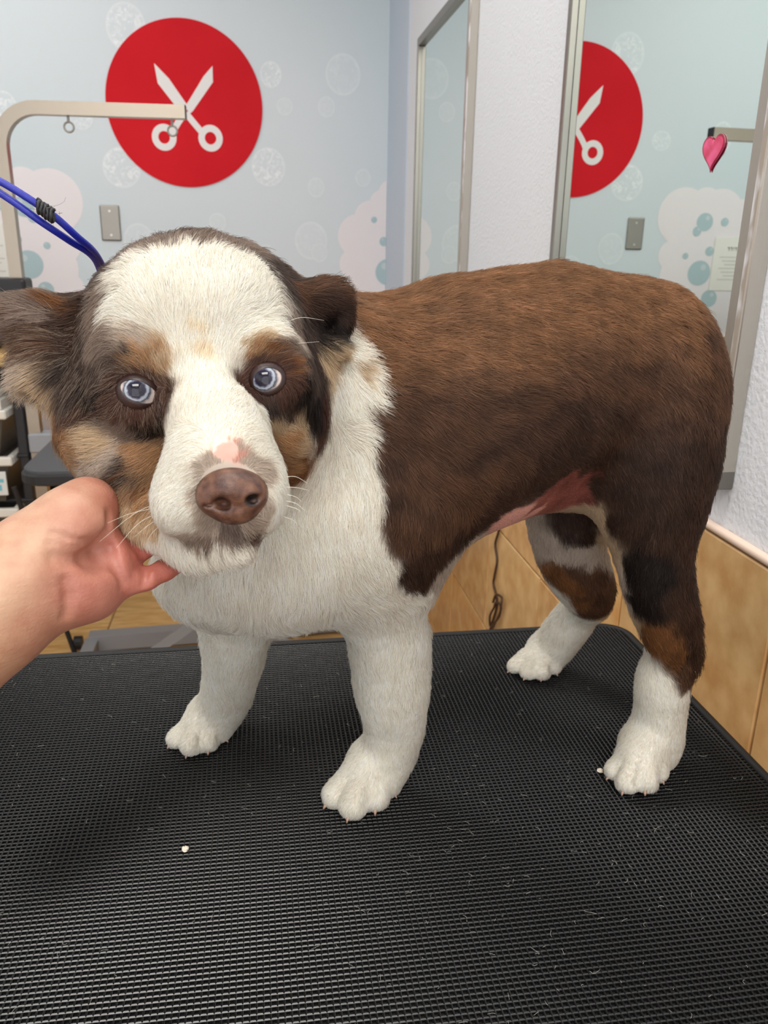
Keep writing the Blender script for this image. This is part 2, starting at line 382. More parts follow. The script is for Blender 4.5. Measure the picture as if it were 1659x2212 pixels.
# heart sticker
hc = plane_at(1557, 326, 0, W)
ht = empty('heart_sticker', 'pink heart sticker on the mirror glass behind the dog', 'sticker', (W - 0.0085, hc[1], hc[2]))
def heart(s, th, x0, n=40):
    bm = bmesh.new(); pts = []
    for i in range(n):
        t = 2 * PI * i / n; pts.append((16 * math.sin(t) ** 3 / 17 * s, (13 * math.cos(t) - 5 * math.cos(2 * t) - 2 * math.cos(3 * t) - math.cos(4 * t)) / 17 * s * 1.05))
    f = [bm.verts.new((x0 - th, a, b)) for a, b in pts]; b_ = [bm.verts.new((x0, a, b)) for a, b in pts]; bm.faces.new(f)
    for i in range(n): bm.faces.new((f[i], b_[i], b_[(i + 1) % n], f[(i + 1) % n]))
    return bm
m_hd = mat('heart_edge', (150, 30, 62), 0.3); m_hp = mat('heart_pink', (222, 66, 112), 0.25); noise_col(m_hp, 60, (205, 52, 92), (232, 92, 140), 2)
o1 = obj('heart_back', heart(0.0215, 0.0012, 0), m_hd, ht); o2 = obj('heart_face', heart(0.0185, 0.0008, -0.0012), m_hp, ht)
for o in (o1, o2): o.scale = (1, 1.15, 1.0)

# hanging cord on the tiles
m_cord = mat('dark_cord', (66, 42, 28), 0.5)
def wp(px, py, off=0.013): q = plane_at(px, py, 0, W); q[0] -= off; return q
cp = [wp(1150, 900), wp(1110, 1010), wp(1095, 1080), (wp(1091, 1140)), wp(1082, 1175), wp(1086, 1210), wp(1080, 1245), wp(1078, 1262), wp(1085, 1290), wp(1084, 1315), wp(1075, 1345), wp(1066, 1375), wp(1058, 1400)]
hcord = empty('hanging_cord', 'thin dark cord hanging down the tan wall tiles', 'cord', cp[3])
under(hcord, obj('cord', tube(smooth_path(cp, 5), 0.0026, 6), m_cord, smooth=True))
lp = [wp(1080, 1300), wp(1090, 1284), wp(1099, 1290), wp(1101, 1305), wp(1094, 1330), wp(1083, 1348), wp(1074, 1352), wp(1076, 1330), wp(1082, 1312), wp(1090, 1300), wp(1098, 1312), wp(1090, 1340), wp(1070, 1375), wp(1066, 1395)]
for i, q in enumerate(lp): q[0] -= 0.003 * (1 + (i % 2))
under(hcord, obj('cord_loop', tube(smooth_path(lp, 5), 0.0026, 6), m_cord, smooth=True))

# ------------------------------------------------------------------ far grooming table with its arm
m_black = mat('black_plastic', (22, 22, 24), 0.45); m_mat2 = mat('black_rubber_top', (70, 71, 74), 0.6); m_gray = mat('grey_frame_paint', (140, 142, 146), 0.45)
ft = empty('grooming_table', 'far black topped grooming table behind the dog', 'grooming table', (-0.05, 2.0, 0))
def relf(pts, o=(-0.05, 2.0, 0)): return [tuple(np.array(p) - np.array(o)) for p in pts]
def rounded_slab(x0, x1, y0, y1, z0, z1, r, n=6, bev=0.004):
    bm = bmesh.new(); pts = []
    for cx, cy, a0 in ((x1 - r, y1 - r, 0), (x0 + r, y1 - r, PI / 2), (x0 + r, y0 + r, PI), (x1 - r, y0 + r, 1.5 * PI)):
        for i in range(n + 1):
            a = a0 + PI / 2 * i / n; pts.append((cx + r * math.cos(a), cy + r * math.sin(a)))
    rings = []
    c = np.array([(x0 + x1) / 2, (y0 + y1) / 2])
    for z, ins in ((z0, bev), (z0 + bev, 0), (z1 - bev, 0), (z1, bev)):
        rings.append([bm.verts.new((p[0] - np.sign(p[0] - c[0]) * ins, p[1] - np.sign(p[1] - c[1]) * ins, z)) for p in pts])
    for a, b_ in zip(rings, rings[1:]):
        for i in range(len(a)): bm.faces.new((a[i], a[(i + 1) % len(a)], b_[(i + 1) % len(a)], b_[i]))
    bm.faces.new(rings[0][::-1]); bm.faces.new(rings[-1]); return bm
obj('tabletop', rounded_slab(-0.495 + 0.05, 0.46 + 0.05, 1.70 - 2, 2.30 - 2, 0.772, 0.80, 0.05), m_mat2, ft)
obj('edge_band', rounded_slab(-0.50 + 0.05, 0.465 + 0.05, 1.695 - 2, 2.305 - 2, 0.765, 0.79, 0.05), m_black, ft)
for a, b_ in (((-0.43, 1.80, 0.77), (0.38, 2.2, 0.06)), ((0.38, 1.80, 0.77), (-0.40, 2.2, 0.06)), ((-0.42, 2.24, 0.77), (-0.2, 2.24, 0.35))):
    obj('leg', tube(relf([a, b_]), 0.014, 8, square=True), m_gray, ft)
obj('foot_rail', tube(relf([(-0.56, 2.44, 0.035), (0.42, 2.50, 0.035)]), 0.025, 8, square=True), m_gray, ft)
obj('foot_rail', tube(relf([(-0.55, 2.43, 0.03), (-0.55, 1.78, 0.03)]), 0.02, 8, square=True), m_gray, ft)
obj('foot_rail', tube(relf([(-0.02, 2.46, 0.04), (0.28, 1.9, 0.04)]), 0.02, 8, square=True), m_gray, ft)
for xx in (-0.60, 0.42):
    obj('caster', tube(relf([(xx - 0.012, 2.46, 0.022), (xx + 0.012, 2.46, 0.022)]), 0.022, 12), m_black, ft)

arm = empty('grooming_post', 'bent square steel grooming post arching over the far table', 'grooming post', (-0.56, 2.113, 0.62))
def rela(pts): return [tuple(np.array(p, float) - np.array((-0.56, 2.113, 0.62))) for p in pts]
R_ = 0.085; top = 1.534; ap = [(-0.56, 2.113, 0.55), (-0.56, 2.113, top - R_)]
for i in range(1, 11):
    a = PI - PI / 2 * i / 10; ap.append((-0.56 + R_ + R_ * math.cos(a), 2.113, top - R_ + R_ * math.sin(a)))
ap.append((-0.148, 2.113, top + 0.003))
m_arm = mat('brushed_arm_steel', (160, 149, 134), 0.33, 1.0); bump(m_arm, 50, 0.2, 0.001, 2, (1, 8, 1))
obj('tube', tube(rela(ap), 0.0142, square=True), m_arm, arm)
obj('end_cap', box(*[tuple(v) for v in rela([(-0.148, 2.113 - 0.0142, top + 0.003 - 0.0142), (-0.1455, 2.113 + 0.0142, top + 0.003 + 0.0142)])]), m_black, arm)
obj('clamp', box(*[tuple(v) for v in rela([(-0.625, 2.075, 1.105), (-0.535, 2.15, 1.165)])], 0.008, 2), m_black, arm)
obj('bracket', box(*[tuple(v) for v in rela([(-0.575, 2.09, 0.74), (-0.50, 2.135, 0.79)])], 0.004, 1), m_gray, arm)
def torus(c, R, r, axis='y', n=20, k=8):
    pts = []
    for i in range(n + 1):
        a = 2 * PI * i / n
        pts.append((c[0] + R * math.cos(a), c[1], c[2] + R * math.sin(a)) if axis == 'y' else (c[0], c[1] + R * math.cos(a), c[2] + R * math.sin(a)))
    return tube(pts, r, k, cap=False)
for xx in (-0.409, -0.179):
    e_ = obj('eyelet', torus(rela([(xx, 2.113, top - 0.037)])[0], 0.0105, 0.0022), m_steel_d, arm, True)
    obj('eyelet_stem', tube(rela([(xx, 2.113, top - 0.013), (xx, 2.113, top - 0.027)]), 0.003, 8), m_steel_d, e_)

# ------------------------------------------------------------------ storage rack at the left
m_binw = mat('bin_white', (228, 224, 214), 0.4); m_bind = mat('bin_smoke', (78, 74, 66), 0.35); m_rack = mat('rack_metal', (38, 38, 40), 0.5)
rk = empty('storage_rack', 'dark storage rack standing by the far left wall', 'rack', (-1.0, 2.75, 0))
def bxo(name, lo, hi, m, par, bev=0.004):
    c = par.location; return obj(name, box([a - b for a, b in zip(lo, c)], [a - b for a, b in zip(hi, c)], bev, 2), m, par)
bxo('back_panel', (-1.50, 3.0, 0.05), (-0.72, 3.02, 0.87), mat('rack_back', (32, 30, 30), 0.7), rk)
for xx in (-1.46, -0.735): 
    for yy in (2.62, 2.98): bxo('upright', (xx - 0.015, yy - 0.015, 0), (xx + 0.015, yy + 0.015, 0.885), m_rack, rk)
for zz in (0.875, 0.614, 0.469, 0.304, 0.08): bxo('shelf', (-1.48, 2.60, zz - 0.012), (-0.72, 3.0, zz), m_rack, rk)
bxo('side_shelf', (-0.72, 2.52, 0.555), (-0.61, 2.78, 0.57), m_rack, rk)
labels = [('white rimmed ribbed storage bin on the upper rack shelf', 0.745), ('grey bin with a plain white rim under the ribbed one', 0.60), ('lowest dark bin with a white rim on the rack', 0.435)]
for lab, z1 in labels:
    bn = empty('storage_bin', lab, 'bin', (-0.97, 2.68, z1 - 0.13), 'bins on the rack')
    c0 = np.array(bn.location)
    bm = bmesh.new()
    lo, hi = (-0.20, -0.10, 0.0), (0.20, 0.22, 0.13)
    V = []
    for z, s in ((0, 0.86), (0.125, 1.0)):
        V.append([bm.verts.new(((x * s), y * s, z)) for x, y in ((-0.2, -0.12), (0.2, -0.12), (0.2, 0.2), (-0.2, 0.2))])
    bm.faces.new(V[0][::-1])
    for i in range(4): bm.faces.new((V[0][i], V[0][(i + 1) % 4], V[1][(i + 1) % 4], V[1][i]))
    obj('bin_body', bm, m_bind, bn)
    bm = bmesh.new()
    for lo, hi in (((-0.215, -0.135, 0.12), (0.215, -0.115, 0.148)), ((-0.215, 0.195, 0.12), (0.215, 0.215, 0.148)), ((-0.215, -0.115, 0.12), (-0.195, 0.195, 0.148)), ((0.195, -0.115, 0.12), (0.215, 0.195, 0.148))): box(lo, hi, 0.004, 1, bm)
    obj('rim', bm, m_binw, bn)
    if 'ribbed' in lab and 'under' not in lab:
        bm = bmesh.new(); 
        for i in range(40): box((-0.2 + i * 0.0102, -0.13, 0.150), (-0.2 + i * 0.0102 + 0.005, 0.1, 0.178), bm=bm)
        obj('ribs', bm, m_binw, bn); obj('lid', box((-0.21, -0.12, 0.178), (0.19, 0.2, 0.2), 0.006, 2), m_binw, bn)
# cards, a rod, and boxes on the rack
def card(px, py, w, h, c1, c2, lab):
    q = plane_at(px, py, 1, 2.54)
    t = empty('label_card', lab, 'card', q); obj('card', box((-w / 2, 0, -h / 2), (w / 2, 0.004, h / 2), 0.001, 1), mat('card_white', (222, 224, 220), 0.5), t)
    bm = bmesh.new(); box((-w * 0.3, -0.0008, -h * 0.3), (w * 0.1, 0, -h * 0.05), bm=bm); box((-w * 0.1, -0.0008, h * 0.05), (w * 0.3, 0, h * 0.2), bm=bm)
    obj('print', bm, mat('card_ink', c1, 0.5), t); return t
card(0, 1045, 0.04, 0.075, (120, 190, 205), 0, 'white card with pale blue print on the rack front')
card(4, 1148, 0.05, 0.04, (238, 130, 60), 0, 'white card with orange print low on the rack')
q0, q1 = plane_at(30, 1052, 1, 2.40), plane_at(52, 1112, 1, 2.40)
tag(obj('black_rod', tube([q0, q1, q1 + (q1 - q0) * ((q1[2] - 0.01) / (q0[2] - q1[2]))], 0.008, 8), m_black), 'thin black rod leaning in front of the rack bins', 'rod')
q = plane_at(10, 778, 1, 2.7); tb_ = empty('tan_box', 'flat tan box under the black case on the storage rack', 'box', (q[0], 2.75, 0.896))
obj('carton', box((-0.2, -0.1, -0.02), (0.035, 0.1, 0.022), 0.01, 2), mat('tan_card', (196, 160, 104), 0.6), tb_)
q = plane_at(12, 645, 1, 2.62); wb = empty('white_bag', 'pale crumpled bag on the rack by the black clamp', 'bag', (-0.855, 2.76, 1.158))
bm = bmesh.new(); bmesh.ops.create_icosphere(bm, subdivisions=3, radius=0.05)
for v in bm.verts: v.co *= 1 + 0.2 * math.sin(v.co.x * 90 + v.co.z * 60) * math.cos(v.co.y * 80); v.co.z *= 0.7
obj('bag_body', bm, mat('bag_white', (206, 212, 214), 0.45), wb, True)
q = plane_at(0, 722, 1, 2.75); db = empty('dark_case', 'black case on the rack behind the dog ear', 'case', (-0.93, 2.78, 0.919))
obj('case_body', box((-0.15, -0.12, 0), (0.12, 0.1, 0.20), 0.015, 2), m_black, db)
obj('handle', tube([(-0.10, -0.08, 0.19), (-0.09, -0.08, 0.225), (-0.03, -0.08, 0.225), (-0.02, -0.08, 0.19)], 0.008, 8), m_black, db)
# bottles/books: two blue-red magazines leaning by the rack
for i, (px, c) in enumerate(((90, (148, 176, 214)), (102, (196, 204, 224)))):
    q = plane_at(px, 915, 1, 2.65); mg = empty('magazine', ['blue magazine upright beside the rack', 'pale magazine with red and blue print beside the blue one'][i], 'magazine', (q[0], 2.65, 0.57), 'magazines by the rack')
    obj('cover', box((-0.006, -0.1, 0), (0.006, 0.08, 0.30), 0.001, 1), mat('cover_%d' % i, c, 0.4), mg)
    bm = bmesh.new()
    pm = mat('cover_print_%d' % i, ((210, 70, 70), (70, 100, 180))[i], 0.4)
    for k in range(5): obj('print', box((-0.0065, -0.1012, 0.03 + k * 0.055), (0.0065, -0.0995, 0.05 + k * 0.055)), pm, mg)
#@@DOG
# ------------------------------------------------------------------ signed distance sculpting
class Sculpt:
    """smooth union of rounded cones and ellipsoids on a grid, turned into one continuous mesh (surface nets)"""
    def __init__(s, h): s.h = h; s.ops = []
    def cone(s, a, b, ra, rb, k=0.02, sub=False, sq=None): s.ops.append(('c', np.array(a, float), np.array(b, float), ra, rb, k, sub, sq))
    def chain(s, pts, rs, k=0.02):
        for i in range(len(pts) - 1): s.cone(pts[i], pts[i + 1], rs[i], rs[i + 1], k)
    def limb(s, pts, rs, k=0.02): s.ops.append(('l', np.array(pts, float), None, np.array(rs, float), None, k, False, None))
    def ell(s, c, r, k=0.02, A=None, sub=False): s.ops.append(('e', np.array(c, float), np.array(r, float), np.eye(3) if A is None else np.array(A), 0, k, sub, None))
    def build(s):
        lo = np.full(3, 1e9); hi = np.full(3, -1e9)
        for o in s.ops:
            if o[6]: continue
            if o[0] == 'l': r = o[3].max(); lo = np.minimum(lo, o[1].min(0) - r); hi = np.maximum(hi, o[1].max(0) + r)
            elif o[0] == 'c':
                r = max(o[3], o[4]); lo = np.minimum(lo, np.minimum(o[1], o[2]) - r); hi = np.maximum(hi, np.maximum(o[1], o[2]) + r)
            else: r = o[2].max(); lo = np.minimum(lo, o[1] - r); hi = np.maximum(hi, o[1] + r)
        lo -= 4 * s.h; hi += 4 * s.h; n = np.ceil((hi - lo) / s.h).astype(int) + 1
        ax = [(lo[i] + np.arange(n[i]) * s.h).astype(np.float32) for i in range(3)]
        Fd = np.full(n, 1.0, np.float32)
        for o in s.ops:
            k = o[5]
            if o[0] == 'l': r = o[3].max() + k + 0.012; l, u = o[1].min(0) - r, o[1].max(0) + r
            elif o[0] == 'c': r = max(o[3], o[4]) + k + 0.012; l, u = np.minimum(o[1], o[2]) - r, np.maximum(o[1], o[2]) + r
            else: r = o[2].max() + k + 0.012; l, u = o[1] - r, o[1] + r
            i0 = np.maximum(((l - lo) / s.h).astype(int), 0); i1 = np.minimum(((u - lo) / s.h).astype(int) + 2, n)
            if (i1 <= i0).any(): continue
            sl = tuple(slice(a, b) for a, b in zip(i0, i1))
            X = ax[0][sl[0]][:, None, None]; Y = ax[1][sl[1]][None, :, None]; Z = ax[2][sl[2]][None, None, :]
            if o[0] == 'l':
                d = None
                for a, b, ra, rb in zip(o[1], o[1][1:], o[3], o[3][1:]):
                    v = b - a; vv = max(v @ v, 1e-12)
                    t = np.clip(((X - a[0]) * v[0] + (Y - a[1]) * v[1] + (Z - a[2]) * v[2]) / vv, 0, 1)
                    e_ = np.sqrt((X - a[0] - t * v[0]) ** 2 + (Y - a[1] - t * v[1]) ** 2 + (Z - a[2] - t * v[2]) ** 2) - (ra + t * (rb - ra))
                    d = e_ if d is None else np.minimum(d, e_)
            elif o[0] == 'c':
                a, b = o[1], o[2]; v = b - a; vv = max(v @ v, 1e-12)
                t = np.clip(((X - a[0]) * v[0] + (Y - a[1]) * v[1] + (Z - a[2]) * v[2]) / vv, 0, 1)
                d = np.sqrt((X - a[0] - t * v[0]) ** 2 + (Y - a[1] - t * v[1]) ** 2 + (Z - a[2] - t * v[2]) ** 2) - (o[3] + t * (o[4] - o[3]))
            else:
                A = o[3]; c = o[1]; r = o[2]
                q = [((X - c[0]) * A[i][0] + (Y - c[1]) * A[i][1] + (Z - c[2]) * A[i][2]) for i in range(3)]
                k0 = np.sqrt(sum((q[i] / r[i]) ** 2 for i in range(3))); k1 = np.sqrt(sum((q[i] / r[i] ** 2) ** 2 for i in range(3))) + 1e-9
                d = k0 * (k0 - 1) / k1
            f = Fd[sl]
            if o[6]:
                hh = np.clip(0.5 - 0.5 * (f + d) / k, 0, 1); Fd[sl] = f * (1 - hh) - d * hh + k * hh * (1 - hh)
            else:
                hh = np.clip(0.5 + 0.5 * (f - d) / k, 0, 1); Fd[sl] = f * (1 - hh) + d * hh - k * hh * (1 - hh)
        return s.net(Fd, lo, s.h)
    @staticmethod
    def net(Fd, lo, h):
        ins = Fd < 0; n = np.array(Fd.shape)
        c = np.zeros(n - 1, np.int8)
        for dx in (0, 1):
            for dy in (0, 1):
                for dz in (0, 1): c += ins[dx:n[0] - 1 + dx, dy:n[1] - 1 + dy, dz:n[2] - 1 + dz]
        act = (c > 0) & (c < 8); I = np.argwhere(act); idx = np.full(n - 1, -1, np.int32); idx[act] = np.arange(len(I))
        S = np.zeros((len(I), 3)); Cn = np.zeros(len(I))
        cor = [(a, b, d) for a in (0, 1) for b in (0, 1) for d in (0, 1)]
        for i, p in enumerate(cor):
            for q in cor[i + 1:]:
                if sum(abs(a - b) for a, b in zip(p, q)) != 1: continue
                fa = Fd[I[:, 0] + p[0], I[:, 1] + p[1], I[:, 2] + p[2]]; fb = Fd[I[:, 0] + q[0], I[:, 1] + q[1], I[:, 2] + q[2]]
                m = (fa < 0) != (fb < 0); t = np.where(m, fa / np.where(m, fa - fb, 1), 0)
                P = np.array(p) + t[:, None] * (np.array(q) - np.array(p)); S += np.where(m[:, None], P, 0); Cn += m
        V = lo + (I + S / Cn[:, None]) * h
        Q = []
        for a in range(3):
            sl0 = [slice(1, -1)] * 3; sl1 = [slice(1, -1)] * 3; sl0[a] = slice(0, n[a] - 1); sl1[a] = slice(1, n[a])
            A0 = ins[tuple(sl0)]; A1 = ins[tuple(sl1)]; ch = np.argwhere(A0 != A1)
            s0 = A0[ch[:, 0], ch[:, 1], ch[:, 2]]
            off = [1, 1, 1]; off[a] = 0; ch = ch + off
            b, d = (a + 1) % 3, (a + 2) % 3
            eb = np.zeros(3, int); eb[b] = 1; ed = np.zeros(3, int); ed[d] = 1
            g = lambda e: idx[tuple((ch - e).T)]
            q = np.stack([g(0 * eb), g(eb), g(eb + ed), g(ed)], 1)
            q = np.where(s0[:, None], q, q[:, ::-1]); Q.append(q)
        return V, np.concatenate(Q)
def mesh_np(name, V, Q, m=None, parent=None, smooth=True):
    me = bpy.data.meshes.new(name); me.vertices.add(len(V)); me.vertices.foreach_set('co', np.asarray(V, np.float32).ravel())
    me.loops.add(Q.size); me.loops.foreach_set('vertex_index', Q.astype(np.int32).ravel())
    me.polygons.add(len(Q)); me.polygons.foreach_set('loop_start', np.arange(0, Q.size, Q.shape[1], dtype=np.int32))
    me.polygons.foreach_set('use_smooth', np.ones(len(Q), bool)); me.update(calc_edges=True); me.validate()
    o = bpy.data.objects.new(name, me); COL.objects.link(o)
    if m: me.materials.append(m)
    if parent: under(parent, o)
    return o
def relax(V, Q, it=2, w=0.5):
    for _ in range(it):
        S = np.zeros_like(V); c = np.zeros(len(V))
        for i in range(4):
            a, b = Q[:, i], Q[:, (i + 1) % 4]
            for k in range(3): S[:, k] += np.bincount(a, V[b, k], len(V)) + np.bincount(b, V[a, k], len(V))
            c += np.bincount(a, minlength=len(V)) + np.bincount(b, minlength=len(V))
        V = V * (1 - w) + w * S / c[:, None]
    return V
def vnormals(V, Q):
    n = np.cross(V[Q[:, 2]] - V[Q[:, 0]], V[Q[:, 3]] - V[Q[:, 1]]); N_ = np.zeros_like(V)
    for i in range(4):
        for k in range(3): N_[:, k] += np.bincount(Q[:, i], n[:, k], len(V))
    return N_ / (np.linalg.norm(N_, axis=1, keepdims=True) + 1e-12)
def P(px, py, d): return at(px, py, d)
def R(rp, d): return rp * d / FPX
def pxcone(S, a, b, k=0.02, sub=False):   # a, b = (px, py, depth, radius px)
    S.cone(at(*a[:3]), at(*b[:3]), R(a[3], a[2]), R(b[3], b[2]), k, sub)
def pxchain(S, pts, k=0.02):
    for a, b in zip(pts, pts[1:]): pxcone(S, a, b, k)
def pxlimb(S, pts, k=0.02): S.limb([at(*p[:3]) for p in pts], [R(p[3], p[2]) for p in pts], k)
def smooth_px(pts, n=4): return [tuple(q) for q in smooth_path(pts, n)]
CAMB = np.array([CR, CU, CF])
def roll(A, deg):
    a = math.radians(deg); x = math.cos(a) * A[0] + math.sin(a) * A[1]; y = -math.sin(a) * A[0] + math.cos(a) * A[1]
    return np.array([x, y, A[2]])
def pxell(S, c, r, dr, k=0.02, rot=0, sub=False):   # c = (px, py, depth), r = (rx, ry) px, dr = radius in depth (m)
    S.ell(at(*c), (R(r[0], c[2]), R(r[1], c[2]), dr), k, roll(CAMB, rot), sub)

# ------------------------------------------------------------------ the dog's body
TOPZ = TZ
def on_table(px, py, z=TOPZ):
    q = plane_at(px, py, 2, z); return depth(q)
dog = empty('dog', 'white, brown and tan shepherd dog with pale blue eyes standing on the black mat', 'dog', (0.12, 0.62, TZ))
S = Sculpt(0.0026)
# torso
pxchain(S, [(815, 850, .600, 172), (1000, 828, .625, 184), (1200, 800, .655, 182), (1350, 822, .685, 172)], 0.05)
pxchain(S, [(830, 1010, .600, 190), (980, 950, .620, 176), (1120, 890, .640, 172)], 0.05)
pxell(S, (1385, 840, .685), (135, 200), .080, 0.04)
pxell(S, (890, 1090, .605), (62, 150), .055, 0.04)
# chest and far shoulder
pxell(S, (690, 1080, .600), (210, 235), .090, 0.05)
pxell(S, (560, 1190, .610), (185, 165), .080, 0.04)
pxell(S, (450, 1240, .625), (95, 85), .055, 0.03)
# neck
pxchain(S, [(760, 880, .590, 185), (620, 850, .565, 190), (500, 800, .535, 185)], 0.04)
# belly skin and groin
pxchain(S, [(1080, 1010, .66, 95), (1240, 1020, .69, 82)], 0.03)
# near hind leg
pxell(S, (1408, 960, .660), (122, 195), .056, 0.03, 0)
pxlimb(S, smooth_px([(1400, 1010, .655, 104), (1406, 1150, .658, 84), (1420, 1260, .668, 68), (1446, 1350, .690, 60), (1462, 1420, .712, 38)]), 0.03)
pxlimb(S, smooth_px([(1452, 1405, .714, 42), (1430, 1470, .722, 53), (1426, 1530, .732, 51), (1416, 1600, .746, 55), (1396, 1645, .750, 52)]), 0.015)
# far hind leg
pxell(S, (1290, 1010, .77), (90, 150), .05, 0.03)
pxlimb(S, smooth_px([(1225, 1090, .79, 88), (1232, 1190, .80, 72), (1268, 1270, .83, 55), (1282, 1310, .855, 32)]), 0.02)
pxlimb(S, smooth_px([(1270, 1300, .86, 34), (1234, 1345, .885, 44), (1198, 1395, .905, 42), (1178, 1422, .910, 36)]), 0.012)
# near front leg
pxlimb(S, smooth_px([(815, 1180, .600, 118), (828, 1310, .622, 84), (842, 1400, .647, 80), (848, 1500, .670, 72), (852, 1565, .687, 62), (838, 1630, .700, 56), (818, 1668, .702, 54)]), 0.03)
# far front leg
pxlimb(S, smooth_px([(520, 1230, .66, 100), (506, 1370, .700, 68), (500, 1450, .735, 58), (482, 1520, .765, 52), (456, 1566, .775, 46)]), 0.025)
# paws: pads and four toes each, standing on the table
def paw(toes, heel, rh, kk=0.006):
    """toes: (px, py bottom front, radius px); heel (px, py)"""
    hx, hy = heel; dh = on_table(hx, hy); ph = plane_at(hx, hy, 2, TOPZ); rhm = R(rh, dh); ph[2] = TOPZ + rhm * 0.95
    tips = []
    for (tx, ty, tr) in toes:
        pt = plane_at(tx, ty, 2, TOPZ); dt = depth(pt); r = R(tr, dt)
        dirn = pt - plane_at(hx, hy, 2, TOPZ); L_ = np.linalg.norm(dirn); dirn /= L_
        c = pt - dirn * r * 0.85; c[2] = TOPZ + r * 0.93
        kn = c - dirn * r * 1.7; kn[2] = TOPZ + r * 1.75
        S.cone(ph + np.array([0, 0, rhm * .35]), kn, rhm * 0.66, r * 0.98, 0.008)
        S.cone(kn, c, r * 1.0, r * 0.93, 0.0035); tips.append((c, dirn, r))
    for (c0, d0, r0), (c1, d1, r1) in zip(tips, tips[1:]):
        m_ = (c0 + c1) / 2 + (d0 + d1) * (r0 + r1) * 0.22; rr = (r0 + r1) / 2
        S.cone(m_ + np.array([0, 0, rr * 0.2]), m_ - (d0 + d1) * rr * 0.75 + np.array([0, 0, rr * 1.25]), 0.0016, 0.0010, 0.003, True)
    S.cone(ph, ph + np.array([0, 0, 0.006]), rhm, rhm, 0.012)
    return tips
CL = []
CL += paw([(704, 1752, 31), (752, 1780, 34), (810, 1764, 34), (852, 1728, 29)], (806, 1700), 50)
CL += paw([(366, 1622, 23), (404, 1642, 26), (450, 1634, 26), (490, 1608, 22)], (452, 1588), 38)
CL += paw([(1312, 1690, 24), (1344, 1722, 28), (1392, 1722, 29), (1430, 1698, 25)], (1386, 1656), 46)
CL += paw([(1098, 1458, 18), (1132, 1474, 20), (1168, 1476, 21), (1202, 1464, 19)], (1172, 1438), 30)
# head: skull, cheeks, brow, muzzle, jaw
pxell(S, (432, 730, .505), (228, 192), .070, 0.03, 6)
pxell(S, (430, 840, .500), (235, 165), .062, 0.03, 6)
pxell(S, (265, 925, .485), (115, 120), .042, 0.03)
pxell(S, (310, 1040, .478), (90, 110), .036, 0.025)
pxell(S, (612, 900, .485), (72, 120), .042, 0.03)
pxell(S, (430, 700, .462), (165, 135), .045, 0.03)
pxell(S, (305, 782, .438), (66, 40), .018, 0.014, -14)       # brows
pxell(S, (580, 760, .444), (52, 38), .018, 0.014, 10)
pxchain(S, [(445, 850, .440, 85), (468, 930, .420, 80), (490, 1000, .402, 74)], 0.02)       # bridge
pxell(S, (480, 1020, .415), (118, 88), .034, 0.015, 6)       # muzzle
pxell(S, (415, 1085, .415), (72, 72), .030, 0.012, 0)         # flews
pxell(S, (560, 1075, .407), (56, 70), .024, 0.012, 0)
pxchain(S, [(330, 1110, .455, 66), (430, 1165, .43, 52), (510, 1168, .41, 42)], 0.012)       # jaw and chin
# mouth line
for a, b in (((506, 1128), (506, 1150)), ((506, 1150), (466, 1166)), ((466, 1166), (420, 1176)), ((420, 1176), (378, 1168)), ((506, 1150), (545, 1158)), ((545, 1158), (588, 1152))):
    pxcone(S, (*a, .384, 5), (*b, .386, 5), 0.004, True)
# ears
pxchain(S, [(172, 705, .490, 55), (95, 700, .485, 42), (48, 700, .478, 30)], 0.018)
pxchain(S, [(170, 740, .486, 45), (110, 790, .474, 34), (86, 812, .466, 20)], 0.014)
pxchain(S, [(60, 690, .478, 28), (98, 780, .470, 28), (140, 835, .468, 22)], 0.014)
pxchain(S, [(175, 780, .48, 40), (158, 830, .472, 26)], 0.014)
pxchain(S, [(630, 678, .495, 40), (690, 655, .498, 27), (726, 648, .498, 20)], 0.014)
pxchain(S, [(734, 648, .500, 17), (738, 695, .500, 14), (718, 738, .494, 13)], 0.010)
pxchain(S, [(652, 662, .490, 25), (712, 636, .496, 17)], 0.012)
pxell(S, (705, 745, .492), (30, 20), .010, 0.010, -20)
pxell(S, (716, 698, .482), (18, 26), .016, 0.008, -15, True)     # ear hollow
# eye sockets
EYES = [dict(c=(300, 846), d=.4275, r=.0118, rot=-20, w=40, hu=20, hd=22), dict(c=(578, 820), d=.433, r=.0116, rot=22, w=31, hu=23, hd=23)]
for e in EYES:
    pxell(S, (e['c'][0], e['c'][1], e['d'] - 0.004), (62, 44), .016, 0.010, 0, True)
    pxell(S, (e['c'][0], e['c'][1] + 6, e['d'] + 0.0125), (88, 76), .016, 0.010, 0)
V, Q = S.build()
V = relax(V, Q, 2, 0.5)
V[:, 2] = np.maximum(V[:, 2], TOPZ + 0.0022)
body_V, body_Q = V, Q
bvh = BVHTree.FromPolygons([tuple(v) for v in V], Q.tolist())
NV = vnormals(V, Q)
def hit(px, py):
    d = Vector(CF + (px - 829.5) / FPX * CR + (1106 - py) / FPX * CU).normalized()
    return bvh.ray_cast(Vector(CO), d)
def surf(px, py):
    """body surface point under a picture position (nearest surface point when the ray misses)"""
    h = hit(px, py)
    if h[0] is not None: return np.array(h[0])
    best = None
    d = CF + (px - 829.5) / FPX * CR + (1106 - py) / FPX * CU
    for t in np.linspace(.38, .9, 27):
        q = bvh.find_nearest(Vector(CO + d * t))
        if best is None or q[3] < best[1]: best = (q[0], q[3])
    return np.array(best[0])
